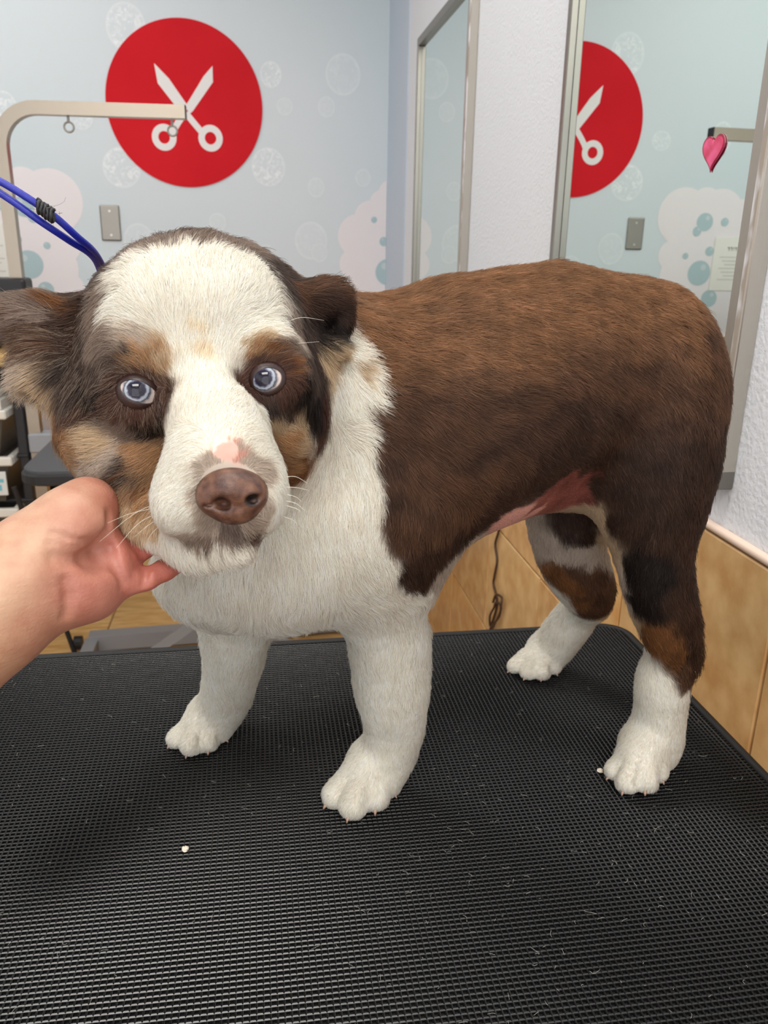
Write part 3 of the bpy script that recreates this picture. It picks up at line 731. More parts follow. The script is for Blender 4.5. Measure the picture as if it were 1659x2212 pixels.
# ---- coat colours (pattern painted on the 3-D surface, browns darker down the flank)
PAL = dict(W=(250, 243, 229), C=(244, 226, 198), B=(138, 100, 70), M=(98, 69, 51), K=(68, 47, 36), D=(36, 26, 22), T=(184, 144, 104), U=(208, 184, 152), G=(136, 118, 106),
           S=(72, 58, 52), P=(222, 168, 152), R=(146, 86, 74), N=(110, 70, 54), O=(134, 90, 54), E=(88, 60, 48), L=(196, 180, 164), X=(118, 85, 61), Y=(82, 58, 44))
STR = """
W 300,600 430,590 560,600
W 250,650 430,640 600,650
W 290,700 430,700 590,700
W 370,750 430,750 520,750
W 400,800 480,800
C 430,720 440,770
W 420,850 500,850
W 410,900 560,880
W 380,960 450,940 560,930 590,980
W 350,1020 400,1030 430,980
W 340,1090 380,1110 370,1150
W 600,1040 600,1100 590,1130
W 580,990 540,960
W 330,1160 400,1200 500,1200 560,1180
W 660,1110 640,1180
S 330,520 400,505 460,510
S 270,535 240,560 215,600
E 300,530 340,515 400,508 450,512
S 345,512 420,500
G 262,560 300,540 400,526 500,530
W 290,575 400,552 490,556
K 200,590 170,630 185,660
O 130,660 150,655
G 60,660 90,690 40,710
M 60,740 110,740
M 30,690 50,720 100,720
G 10,680 5,720 20,760 40,650
L 70,790 60,830 80,850
U 95,830 110,860 85,800
S 190,700 180,760 200,810 170,850
S 150,800 160,860
G 230,640 225,690 235,740
S 215,780 240,820
K 135,700 150,740 140,680
G 150,640 200,620
G 260,760 245,790
D 200,840 230,850
E 150,880 180,880 210,890
O 130,890 125,910
T 150,930 145,970 180,1000
U 200,930 240,950 200,980
L 230,1000 260,960 190,1020
T 240,1040 280,1060 310,1090
O 270,1020 300,1050
U 220,1060 330,1120 300,1130
T 320,1030 330,1070
T 290,960 330,980
G 260,920 300,935
K 260,1000 240,1025 290,1045
G 215,910 240,920
D 300,912 325,920 340,900
E 260,890 300,885 345,880
E 240,850 250,820 275,805
E 320,815 345,835 360,855
D 330,890 350,870
S 250,780 290,770
T 300,760 340,770 330,790
T 345,800 310,785
L 270,740 310,735
U 350,750 360,790
S 600,600 630,610
M 640,620 680,625 700,605 720,600
M 730,620 745,640
K 680,650 700,645 750,660 740,680
D 715,690 730,710 715,730
U 700,745 720,755 700,765
G 610,660 620,700
S 640,690 660,730 670,770
D 680,700 690,730
S 650,760 665,800
D 670,850 680,880 690,900
D 655,840 650,800
E 690,860 690,930
G 600,730 620,750 640,790
O 590,755 620,770 625,790
T 560,750 540,770
U 560,725 530,740
E 545,790 540,820 550,850
E 600,790 620,820 610,850
K 635,840 625,870
S 580,870 610,890 625,900
U 640,900 650,930 640,970
T 620,940 630,1000
O 640,990 645,1020 655,990
U 620,920 600,900
L 670,930 665,960
P 480,965 490,985
P 475,985 500,990
L 455,1002 480,997 520,998 545,1005
L 430,1012 570,1012
W 405,1000 408,1050 412,1095
L 428,1050 426,1085 440,1115 462,1138
W 590,1000 598,1060
L 578,1100 562,1128 535,1142
G 425,1172 455,1162 480,1154 506,1146 545,1150
L 395,1158 430,1150 470,1146
E 455,1172 506,1155 540,1158
W 390,1140 420,1130
W 400,1196 440,1188 500,1176 560,1174
W 600,1130 590,1120
W 700,960 690,1050 680,1150
W 730,820 760,800 780,840
W 720,880 740,950 760,1050
W 770,900 790,960
W 800,1100 810,1180 840,1240
W 790,1020 800,1060
U 776,790 788,802
W 750,770 765,745 745,800
W 800,800 805,850
W 860,1280 900,1290
W 700,1250 780,1300 700,1350
W 560,1300 640,1350 450,1300 380,1310 340,1290
W 560,1240 450,1240 620,1240
W 830,1400 840,1500 850,1600 780,1700 720,1720
W 900,1350 900,1450 760,1400
W 500,1400 490,1480 440,1570 400,1600
B 780,700 800,740 830,790
B 850,650 950,640 1050,620 1150,600 1250,590 1350,600 1450,650
B 820,720 950,720 1050,700 1200,680 1350,690 1480,720
B 840,800 900,800 1000,780 1100,780 1200,770
M 830,860 930,880 1050,880 1150,860 1300,820 1420,800
M 815,900 820,960 900,960 1000,960
M 840,1030 920,1050 1020,1030 1100,980
M 850,1100 870,1160 950,1130 1000,1110
X 860,815 1000,815 1150,800 1300,755 1480,745 1530,800
Y 1000,1000 1150,930 1260,870 1360,930 1520,900
Y 830,960 850,1080
K 870,1230 890,1260 900,1220
K 950,1200 1000,1150 1060,1110
K 880,1200 930,1180
M 1530,760 1545,850
M 1540,800 1500,880 1400,900
K 1250,880 1220,950 1260,1000
K 1350,980 1450,980 1540,980
K 1300,1060 1400,1080 1500,1080
K 1330,1130 1420,1170 1500,1180
D 1380,1240 1370,1290 1400,1310 1360,1220
D 1400,1200 1430,1250
K 1480,1250 1490,1300 1450,1290
O 1390,1350 1430,1380 1460,1420
O 1400,1370 1450,1400
K 1490,1350 1500,1400 1505,1450
M 1480,1440 1490,1465
U 1290,1110 1305,1160 1325,1210
L 1310,1190 1340,1240 1345,1290
U 1335,1320 1350,1345
R 1160,1095 1200,1080 1250,1070
R 1215,1040 1235,1055
P 1100,1118 1150,1108
K 1270,1112 1240,1118
K 1100,1095 1150,1058 1190,1020 1215,1000
W 1380,1400 1395,1450 1420,1480
W 1440,1500 1420,1560 1400,1620 1350,1670 1400,1700
W 1470,1520 1460,1600
K 1230,1150 1270,1160
L 1160,1170 1200,1190
L 1150,1150 1130,1160
L 1220,1200 1280,1200
O 1200,1230 1230,1250 1270,1300
M 1240,1230 1290,1260 1310,1310
M 1260,1280 1290,1320
W 1200,1280 1210,1320 1240,1340
W 1270,1350 1200,1380 1140,1420 1200,1430
L 955,1225 975,1212
K 905,1255 930,1225 960,1195
M 925,1150 1000,1120
L 1000,1180 975,1200
"""
cp, cc = [], []
for ln in STR.strip().splitlines():
    k_, *pts = ln.split(); pts = [tuple(map(float, q.split(','))) for q in pts]
    for a, b in (zip(pts, pts[1:]) if len(pts) > 1 else [(pts[0], pts[0])]):
        n_ = max(2, int(math.hypot(b[0] - a[0], b[1] - a[1]) / 22) + 1)
        for t in np.linspace(0, 1, n_):
            cp.append(surf(a[0] + t * (b[0] - a[0]), a[1] + t * (b[1] - a[1]))); cc.append(lin(PAL[k_]))
# far flank and far legs continue the same pattern
for q, k_ in (((.05, .75, 1.16), 'B'), ((.2, .78, 1.17), 'B'), ((.33, .8, 1.12), 'M'), ((.1, .78, 1.02), 'M'), ((.25, .8, 1.02), 'M'), ((.0, .72, 1.0), 'W'), ((.38, .78, 1.0), 'K')):
    cp.append(np.array(q)); cc.append(lin(PAL[k_]))
cp = np.array(cp); cc = np.array(cc)
# ---- hair direction, length (mm), lift
GUI = """
800,750 1,.25 12 .45
900,800 1,.3 12 .45
1000,700 1,.12 11 .45
1200,640 1,.1 11 .45
1400,680 1,.55 11 .45
1500,800 .5,1 11 .45
1540,900 .2,1 11 .45
1100,850 1,.35 11 .45
1300,850 .8,.6 11 .45
1000,1000 .8,.65 12 .45
900,1150 .4,1 12 .45
880,1230 .3,1 12 .45
1150,960 .8,.6 10 .45
1400,1000 .3,1 11 .45
1450,1150 .2,1 11 .5
1380,1250 .1,1 11 .5
1460,1350 .4,1 11 .5
1495,1420 .3,1 13 .6
1320,1200 -.2,1 7 .4
1200,1090 1,.1 1.2 .3
1130,1110 1,.1 1.2 .3
1400,1480 0,1 6 .4
1420,1580 -.2,1 6 .4
1370,1680 -.3,1 4.5 .35
1200,1200 .2,1 8 .4
1280,1290 .4,1 9 .5
1220,1360 -.3,1 6 .4
1140,1430 -1,.5 4.5 .35
750,850 .7,.8 12 .45
780,900 .9,.5 13 .5
760,1000 .5,1 12 .4
690,1000 .1,1 11 .4
720,1150 .3,1 13 .45
820,1200 .4,1 13 .45
600,1250 .0,1 15 .5
450,1290 -.3,1 15 .5
640,1350 .2,1 15 .55
560,1380 0,1 14 .6
880,1330 .5,1 12 .5
780,1350 .1,1 13 .5
830,1450 .1,1 12 .45
880,1500 .4,1 11 .5
850,1600 -.1,1 7 .4
780,1700 -.5,1 4.5 .35
500,1400 0,1 10 .45
490,1480 0,1 7 .4
420,1580 -.6,1 4.5 .35
430,510 .1,-1 13 .7
300,540 -.5,-1 13 .65
540,540 .6,-1 12 .6
430,600 0,-1 9 .4
430,700 0,-1 7 .35
330,620 -.5,-1 10 .45
560,620 .6,-.9 10 .45
300,700 -1,-.4 10 .4
560,700 1,-.4 9 .4
240,680 -1,.3 15 .4
210,760 -.9,.7 16 .4
180,840 -.6,.9 14 .4
240,800 -.8,.4 11 .35
620,680 .9,.5 14 .4
650,760 .6,1 15 .4
680,860 .2,1 14 .4
600,740 .9,-.1 9 .35
290,770 -.9,-.5 8 .35
340,790 -.3,-1 7 .35
560,770 .5,-.9 7 .35
440,820 -.05,-1 6 .35
440,760 0,-1 6 .35
380,870 -.6,-.8 5 .35
520,870 .6,-.8 5 .35
470,900 0,-1 6 .4
300,900 -.3,1 8 .45
330,880 .0,1 7 .4
590,870 .4,1 7 .4
230,900 -.9,.4 9 .4
180,950 -1,.3 10 .5
220,1020 -.7,.7 10 .45
300,1090 -.4,1 10 .45
300,960 -.9,.4 8 .4
400,960 -.9,.1 6 .35
380,1040 -.9,.4 6 .35
370,1110 -.7,.8 7 .4
430,1140 -.6,.9 6 .5
560,960 .7,-.3 5.5 .35
590,1040 .9,.4 5.5 .35
580,1120 .5,.8 5.5 .45
490,970 .1,-1 2 .3
640,950 .8,.6 9 .4
640,1010 .6,.8 9 .4
350,1170 -.3,1 9 .45
430,1200 .1,1 10 .45
520,1175 .3,1 9 .45
60,690 -1,.05 18 .35
20,720 -1,.1 16 .3
40,650 -1,-.5 15 .35
100,650 -1,-.5 13 .4
80,800 -1,.6 22 .35
90,840 -.7,1 22 .35
140,850 -.3,1 16 .35
150,700 -1,.2 14 .35
680,620 1,-.4 13 .4
730,610 .8,-.9 13 .45
745,650 1,.0 9 .4
690,660 1,.2 12 .35
720,700 .5,.8 8 .3
705,750 1,.3 16 .35
180,600 -.8,-.6 14 .6
"""
gp, gd, gl = [], [], []
for ln in GUI.strip().splitlines():
    a, b, l_, lf = ln.split(); a = tuple(map(float, a.split(','))); b = tuple(map(float, b.split(',')))
    gp.append(surf(*a)); v = b[0] * CR - b[1] * CU; gd.append(v / np.linalg.norm(v)); gl.append((float(l_) / 1000, float(lf)))
for q, v, l_, lf in (((.1, .8, 1.1), (1, 0, -.2), .011, .45), ((.3, .82, 1.05), (.6, .1, -.8), .011, .45), ((.05, .72, 1.0), (.1, .2, -1), .013, .45), ((-.14, .62, 1.15), (-.2, .9, .2), .012, .45)):
    gp.append(np.array(q)); v = np.array(v); gd.append(v / np.linalg.norm(v)); gl.append((l_, lf))
gp, gd, gl = map(np.array, (gp, gd, gl))
def shepard(X, C, vals, power, eps=1e-4):
    out = np.empty((len(X), vals.shape[1])); cc2 = (C ** 2).sum(1)
    for i in range(0, len(X), 40000):
        x = X[i:i + 40000]; d2 = np.maximum((x ** 2).sum(1)[:, None] + cc2[None] - 2 * x @ C.T, 0) + eps * eps
        w = d2 ** (-power / 2); out[i:i + 40000] = (w @ vals) / w.sum(1)[:, None]
    return out
def vnoise(X, freq, seed, octaves=6):
    r = np.random.default_rng(seed); out = np.zeros((len(X), 3))
    for _ in range(octaves):
        K = r.normal(size=(3, 3)) * freq; ph = r.uniform(0, 2 * PI, 3)
        out += np.sin(X @ K.T + ph)
    return out / math.sqrt(octaves)
def coat(X):
    Xn = X + vnoise(X, 180, 3) * 0.0022 + vnoise(X, 600, 4) * 0.0010
    c = shepard(Xn, cp, cc, 7.0, 0.002)
    return c
m_skin = bpy.data.materials.new('coat_skin'); m_skin.use_nodes = True
N, L, b = nodes(m_skin); a_ = N.new('ShaderNodeAttribute'); a_.attribute_name = 'coat'; L.new(a_.outputs['Color'], b.inputs['Base Color']); b.inputs['Roughness'].default_value = 0.7
bodyo = mesh_np('body', V, Q, m_skin, dog)
ca = bodyo.data.color_attributes.new('coat', 'FLOAT_COLOR', 'POINT'); cv = coat(V) * 0.8
ca.data.foreach_set('color', np.concatenate([cv, np.ones((len(V), 1))], 1).astype(np.float32).ravel())
# ---- fur: individual hairs as curves
NOSE_C = at(502, 1066, .386)
def eye_center(e): return at(*e['c'], e['d'] + e['r'] * 0.35)
def make_fur(count, name='fur'):
    T = np.concatenate([body_Q[:, [0, 1, 2]], body_Q[:, [0, 2, 3]]])
    A = V[T]; ar = np.linalg.norm(np.cross(A[:, 1] - A[:, 0], A[:, 2] - A[:, 0]), axis=1)
    cen = A.mean(1); dist = np.linalg.norm(cen - CO, axis=1)
    nn = np.cross(A[:, 1] - A[:, 0], A[:, 2] - A[:, 0]); nn /= np.linalg.norm(nn, axis=1, keepdims=True) + 1e-12
    w = ar / dist ** 2
    L0 = shepard(cen, gp, gl, 4.0, 0.004)[:, 0]; w *= np.clip(0.010 / L0, 0.8, 2.2)
    view = (CO - cen) / dist[:, None]; fac = (nn * view).sum(1); w *= np.where(fac > -0.25, 1.0, 0.12)   # thinner undercoat on the far flank
    w[cen[:, 2] < TOPZ + 0.004] = 0
    c = np.cumsum(w); c /= c[-1]; ti = np.searchsorted(c, rng.random(count)); ti = np.minimum(ti, len(T) - 1)
    u, v_ = rng.random(count), rng.random(count); fl = u + v_ > 1; u[fl] = 1 - u[fl]; v_[fl] = 1 - v_[fl]
    tri = T[ti]; X = V[tri[:, 0]] * (1 - u - v_)[:, None] + V[tri[:, 1]] * u[:, None] + V[tri[:, 2]] * v_[:, None]
    Nn = NV[tri[:, 0]] * (1 - u - v_)[:, None] + NV[tri[:, 1]] * u[:, None] + NV[tri[:, 2]] * v_[:, None]
    Nn /= np.linalg.norm(Nn, axis=1, keepdims=True)
    keep = np.ones(len(X), bool)
    for e in EYES:
        ec = eye_center(e); rel = (X - ec) @ CAMB.T; A_ = roll(np.eye(3), e['rot']); q = rel @ A_.T
        keep &= ~(((q[:, 0] / (R(e['w'] + 3, e['d']))) ** 2 + (q[:, 1] / R(max(e['hu'], e['hd']) + 3, e['d'])) ** 2 < 1) & (q[:, 2] < 0.012))
    rel = (X - NOSE_C) @ CAMB.T
    keep &= ~(((rel[:, 0] / R(70, .386)) ** 2 + ((rel[:, 1] + 0) / R(64, .386)) ** 2 < 1) & (rel[:, 2] < 0.03))
    sp = surf(488, 975); dsp = (X - sp); keep &= (np.linalg.norm(dsp, axis=1) > 0.0062)      # bare pink scar on the bridge
    X, Nn = X[keep], Nn[keep]; n = len(X)
    g = shepard(X, gp, np.concatenate([gd, gl], 1), 4.0, 0.004); dr, ln_, lift = g[:, :3], g[:, 3], g[:, 4]
    dr = dr + vnoise(X, 60, 11) * 0.16 + vnoise(X, 260, 12) * 0.14
    dr -= Nn * (dr * Nn).sum(1)[:, None]; dr /= np.linalg.norm(dr, axis=1, keepdims=True) + 1e-9
    dr += rng.normal(0, 0.24, (n, 3)); dr -= Nn * (dr * Nn).sum(1)[:, None]; dr /= np.linalg.norm(dr, axis=1, keepdims=True) + 1e-9
    ln_ = ln_ * rng.uniform(0.65, 1.15, n) * (1 + 0.12 * vnoise(X, 300, 13)[:, 0]); ln_ = np.where(rng.random(n) < 0.015, ln_ * 1.35, ln_)
    bodyish = np.clip((X[:, 1] - 0.47) / 0.06, 0, 1); lift = np.clip(lift + 0.22 * bodyish + rng.normal(0, 0.12, n), 0.12, 1.2); ln_ = ln_ * (1 - 0.2 * bodyish)
    ln_ = ln_ * (1 + 0.22 * bodyish * vnoise(X, 170, 21)[:, 0])
    K_ = 5; t = np.linspace(0, 1, K_)
    # rises from the skin then lies along the comb direction
    up = lift[:, None] * (t[None] - 0.45 * t[None] ** 2); al = (t[None] * 0.75 + 0.35 * t[None] ** 2) * np.sqrt(np.clip(1 - lift ** 2 * 0.5, 0.3, 1))[:, None]
    off = (Nn[:, None] * up[..., None] + dr[:, None] * al[..., None]) * ln_[:, None, None]
    Pp = X[:, None] + off
    # clumping: hair tips of each small cell lean together
    strong = np.clip((1.06 - X[:, 2]) / 0.06, 0, 1) * (X[:, 0] < 0.12) * np.clip((X[:, 2] - 0.87) / 0.04, 0, 1)
    cs = 0.0042; key = np.floor((X + vnoise(X, 500, 15) * 0.0008) / cs).astype(np.int64); key = key[:, 0] * 73856093 ^ key[:, 1] * 19349663 ^ key[:, 2] * 83492791
    _, inv = np.unique(key, return_inverse=True); inv = inv.ravel(); cnt = np.bincount(inv)
    tip = Pp[:, -1]; mt = np.stack([np.bincount(inv, tip[:, k]) for k in range(3)], 1) / cnt[:, None]
    cl_ = (mt[inv] - tip) * ((0.20 + 0.5 * np.clip((ln_ - 0.0085) / 0.005, 0, 1)) + 0.22 * strong) [:, None] * rng.uniform(0.5, 1.1, n)[:, None]
    Pp += cl_[:, None] * (t[None, :, None] ** 1.6)
    Pp[:, :, 2] = np.maximum(Pp[:, :, 2], TOPZ + 0.0035)
    col = coat(X) 
    col *= (1 + rng.normal(0, 0.13, n))[:, None]
    lum = (col.mean(1) > 0.35); col *= (1 + 0.16 * vnoise(X, 220, 16)[:, 0] * ~lum + 0.04 * vnoise(X, 120, 17)[:, 0])[:, None]
    lt = (~lum) & (rng.random(n) < 0.10); col[lt] = col[lt] * 1.5 + 0.02
    hd_ = (~lum) & (X[:, 1] < 0.50) & (X[:, 0] < -0.02) & (rng.random(n) < 0.26); col[hd_] = col[hd_] * 0.5 + np.array(lin((196, 176, 154))) * 0.38
    col = np.clip(col, 0.004, 0.95)
    hc_ = bpy.data.hair_curves.new(name); hc_.add_curves([K_] * n)
    hc_.attributes['position'].data.foreach_set('vector', Pp.astype(np.float32).ravel()) if 'position' in hc_.attributes else None
    rad = np.where(lum, 0.000105, 0.0001)[:, None] * (np.array([1, 1, .9, .7, .25]))[None] * (np.linalg.norm(X - CO, axis=1) / 0.5)[:, None] ** 0.8
    if 'radius' not in hc_.attributes: hc_.attributes.new('radius', 'FLOAT', 'POINT')
    hc_.attributes['radius'].data.foreach_set('value', rad.astype(np.float32).ravel())
    at_ = hc_.attributes.new('coat', 'FLOAT_COLOR', 'CURVE'); at_.data.foreach_set('color', np.concatenate([col, np.ones((n, 1))], 1).astype(np.float32).ravel())
    an = hc_.attributes.new('skin_normal', 'FLOAT_VECTOR', 'CURVE'); an.data.foreach_set('vector', Nn.astype(np.float32).ravel())
    o = bpy.data.objects.new(name, hc_); COL.objects.link(o); under(dog, o); hc_.materials.append(m_fur); o['kind'] = 'stuff'
    return o
m_fur = bpy.data.materials.new('fur'); m_fur.use_nodes = True; N, L, b = nodes(m_fur)
a1 = N.new('ShaderNodeAttribute'); a1.attribute_name = 'coat'; a2 = N.new('ShaderNodeAttribute'); a2.attribute_name = 'skin_normal'
L.new(a1.outputs['Color'], b.inputs['Base Color']); b.inputs['Roughness'].default_value = 0.55; b.inputs['Specular IOR Level'].default_value = 0.25
ge = N.new('ShaderNodeNewGeometry'); mx_ = N.new('ShaderNodeMix'); mx_.data_type = 'VECTOR'; mx_.inputs[0].default_value = 0.7
L.new(ge.outputs['Normal'], mx_.inputs[4]); L.new(a2.outputs['Vector'], mx_.inputs[5])
nm = N.new('ShaderNodeVectorMath'); nm.operation = 'NORMALIZE'; L.new(mx_.outputs[1], nm.inputs[0]); L.new(nm.outputs[0], b.inputs['Normal'])
tr = N.new('ShaderNodeBsdfTranslucent'); L.new(a1.outputs['Color'], tr.inputs[0]); ms = N.new('ShaderNodeMixShader'); ms.inputs[0].default_value = 0.4
L.new(b.outputs[0], ms.inputs[1]); L.new(tr.outputs[0], ms.inputs[2]); L.new(ms.outputs[0], N['Material Output'].inputs[0])
FUR_N = 450000
make_fur(FUR_N)
# ------------------------------------------------------------------ eyes, eyelids, nose, claws, whiskers
def frame_obj(name, Vl, Fc, c, A, m, parent, smooth=True):
    o = pydata(name, Vl, Fc, m, None, smooth)
    Mx = Matrix.Identity(4)
    for i in range(3):
        for j in range(3): Mx[i][j] = A[j][i]
        Mx[i][3] = c[i]
    o.parent = parent; o.matrix_parent_inverse = Matrix.Translation(-parent.location); o.matrix_basis = Mx; return o
m_eye = bpy.data.materials.new('eye'); m_eye.use_nodes = True; N, L, b = nodes(m_eye)
b.inputs['Roughness'].default_value = 0.07; b.inputs['Specular IOR Level'].default_value = 0.35; b.inputs['Coat Weight'].default_value = 0.25; b.inputs['Coat Roughness'].default_value = 0.02
tc = N.new('ShaderNodeTexCoord'); sp_ = N.new('ShaderNodeSeparateXYZ'); L.new(tc.outputs['Object'], sp_.inputs[0])
cx = N.new('ShaderNodeCombineXYZ'); L.new(sp_.outputs[0], cx.inputs[0]); L.new(sp_.outputs[1], cx.inputs[1])
ln2 = N.new('ShaderNodeVectorMath'); ln2.operation = 'LENGTH'; L.new(cx.outputs[0], ln2.inputs[0])
nz = N.new('ShaderNodeTexNoise'); nz.inputs['Scale'].default_value = 420; nz.inputs['Detail'].default_value = 4; L.new(tc.outputs['Object'], nz.inputs['Vector'])
mm_ = N.new('ShaderNodeMath'); mm_.operation = 'MULTIPLY_ADD'; mm_.inputs[1].default_value = 0.0022; L.new(nz.outputs['Fac'], mm_.inputs[0]); L.new(ln2.outputs['Value'], mm_.inputs[2])
dv = N.new('ShaderNodeMath'); dv.operation = 'MULTIPLY'; dv.inputs[1].default_value = 100.0; L.new(mm_.outputs[0], dv.inputs[0])
rp = N.new('ShaderNodeValToRGB'); rp.color_ramp.elements[0].position = 0; rp.color_ramp.elements[0].color = (*lin((34, 28, 44)), 1); rp.color_ramp.elements[1].position = 1.0; rp.color_ramp.elements[1].color = (*lin((214, 200, 192)), 1)
for p_, c_ in ((0.36, (26, 22, 34)), (0.54, (40, 37, 54)), (0.59, (96, 100, 118)), (0.65, (166, 172, 180)), (0.71, (148, 156, 166)), (0.76, (62, 66, 80)), (0.82, (130, 126, 128)), (0.90, (200, 184, 176))):
    q_ = rp.color_ramp.elements.new(p_); q_.color = (*lin(c_), 1)
L.new(dv.outputs[0], rp.inputs[0]); L.new(rp.outputs[0], b.inputs['Base Color'])
m_lid = mat('eyelid_skin', (46, 27, 24), 0.4); bump(m_lid, 900, 0.3, 0.0004)
def eye(e, dx, lab):
    A = roll(CAMB, 0); A = np.array([A[0], A[1], -A[2]]); c = eye_center(e); r = e['r']
    z = CO - c; z /= np.linalg.norm(z); z = z + dx[0] * CR + dx[1] * CU; z /= np.linalg.norm(z); x = np.cross(CU, z); x /= np.linalg.norm(x); y = np.cross(z, x)
    Vl, Fc = [], []; nu, nv = 40, 24
    for i in range(nv + 1):
        th = PI * i / nv
        rr = r * (1 + 0.075 * max(0, math.cos(th) - 0.72) / 0.28 * 1.0)
        for j in range(nu): Vl.append((rr * math.sin(th) * math.cos(2 * PI * j / nu), rr * math.sin(th) * math.sin(2 * PI * j / nu), rr * math.cos(th)))
    for i in range(nv):
        for j in range(nu): Fc.append((i * nu + j, (i + 1) * nu + j, (i + 1) * nu + (j + 1) % nu, i * nu + (j + 1) % nu))
    eo = frame_obj('eye', Vl, Fc, c, (x, y, z), m_eye, dog); eo['label'] = lab
    # lids: an almond opening in a shell hugging the eyeball
    zz = CO - c; zz /= np.linalg.norm(zz); B = roll(np.array([CR, CU, CF]), e['rot']); bx_ = B[0] - zz * (B[0] @ zz); bx_ /= np.linalg.norm(bx_); by_ = np.cross(zz, bx_)
    w = R(e['w'], e['d']); hu = R(e['hu'], e['d']); hd = R(e['hd'], e['d']); n = 48; rings = []
    for k, (gx, rs) in enumerate(((0.0, 0.985), (0.0, 1.04), (0.0005, 1.07), (0.0014, 1.07), (0.0028, 1.04), (0.0045, 0.95))):
        ring = []
        for i in range(n):
            a = 2 * PI * i / n; ca_, sa_ = math.cos(a), math.sin(a)
            px_ = (w + gx) * (abs(ca_) ** 0.9) * np.sign(ca_); h_ = (hu if sa_ > 0 else hd) + gx; py_ = h_ * sa_ * (1 - 0.12 * ca_ ** 4)
            fb = (0, 0, 0, 0.35, 0.75, 1.0)[k]; rho0 = math.hypot(px_, py_); tgt = max(rho0, r * (0, 0, 0, 0.96, 1.06, 1.2)[k]); sc_ = (1 - fb) + fb * tgt / rho0; px_ *= sc_; py_ *= sc_
            rho = math.hypot(px_, py_); R_s = r * rs; zc = math.sqrt(max(R_s ** 2 - rho ** 2, 0)) if rho < R_s * 0.97 else R_s * 0.24 - (rho - R_s * 0.97) * 1.2
            ring.append(c + bx_ * px_ + by_ * py_ + zz * zc)
        rings.append(ring)
    Vl = np.array([p for rg in rings for p in rg]) - c; Fc = []
    for k in range(len(rings) - 1):
        for i in range(n): Fc.append((k * n + i, k * n + (i + 1) % n, (k + 1) * n + (i + 1) % n, (k + 1) * n + i))
    lid = pydata('eyelid', Vl, Fc, m_lid, None, True); lid.location = tuple(c); lid.parent = dog; lid.matrix_parent_inverse = Matrix.Translation(-dog.location)
eye(EYES[0], (-0.10, 0.10), 'pale blue eye with a dark hazy pupil, left in the photo')
eye(EYES[1], (-0.20, 0.08), 'pale blue eye showing some white at its outer corner')
Sn = Sculpt(0.0007)
nd = 0.0
pxell(Sn, (500, 1054, .386), (68, 46), .0145, 0.006)
pxell(Sn, (458, 1076, .387), (33, 36), .0115, 0.005); pxell(Sn, (548, 1070, .387), (31, 36), .0115, 0.005)
pxell(Sn, (506, 1104, .388), (48, 30), .0105, 0.005)
pxell(Sn, (478, 1089, .3745), (19, 13), .0085, 0.002, -8, True); pxell(Sn, (546, 1081, .3748), (15, 10), .0058, 0.002, 14, True)
pxcone(Sn, (470, 1092, .377, 6), (446, 1091, .3785, 3.5), 0.002, True); pxcone(Sn, (555, 1080, .377, 6), (566, 1073, .379, 3), 0.002, True)
pxcone(Sn, (512, 1098, .3765, 2.5), (508, 1136, .380, 3.5), 0.0025, True)
Vn, Qn = Sn.build(); Vn = relax(Vn, Qn, 1, 0.5)
m_nose = mat('nose_leather', (88, 54, 42), 0.4, 0.0); noise_col(m_nose, 160, (66, 40, 32), (116, 80, 62), 3, 0.35, 0.7); bump(m_nose, 1500, 0.5, 0.0004, 2)
no_ = mesh_np('nose', Vn, Qn, m_nose, dog)
dn = np.minimum(np.linalg.norm((Vn - at(478, 1089, .376)) / np.array([1, 1, 1]), axis=1), np.linalg.norm(Vn - at(546, 1081, .3765), axis=1))
dk = np.clip((dn - 0.0029) / 0.0018, 0, 1) * 0.97 + 0.03; dk = np.repeat(dk[:, None], 3, 1)
na = no_.data.color_attributes.new('nostril', 'FLOAT_COLOR', 'POINT'); na.data.foreach_set('color', np.concatenate([dk, np.ones((len(Vn), 1))], 1).astype(np.float32).ravel())
N, L, b = nodes(m_nose); a_ = N.new('ShaderNodeAttribute'); a_.attribute_name = 'nostril'; mu_ = N.new('ShaderNodeMix'); mu_.data_type = 'RGBA'; mu_.blend_type = 'MULTIPLY'; mu_.inputs[0].default_value = 1
src_ = b.inputs['Base Color'].links[0].from_socket; L.new(src_, mu_.inputs[6]); L.new(a_.outputs['Color'], mu_.inputs[7]); L.new(mu_.outputs[2], b.inputs['Base Color'])
m_claw = mat('claw_horn', (170, 140, 122), 0.4)
for i, (c, dr_, r) in enumerate(CL):
    a = c + dr_ * r * 0.4 + np.array([0, 0, -r * 0.3]); m1 = a + dr_ * r * 0.55 + np.array([0, 0, -r * 0.2]); e1 = m1 + dr_ * r * 0.12 + np.array([0, 0, -r * 0.3])
    e1[2] = max(e1[2], TOPZ + 0.003)
    under(dog, obj('claw', tube([a, m1, e1], [r * 0.15, r * 0.11, r * 0.04], 8), m_claw, None, True))
m_wh_ = mat('whisker_white', (232, 226, 212), 0.4)
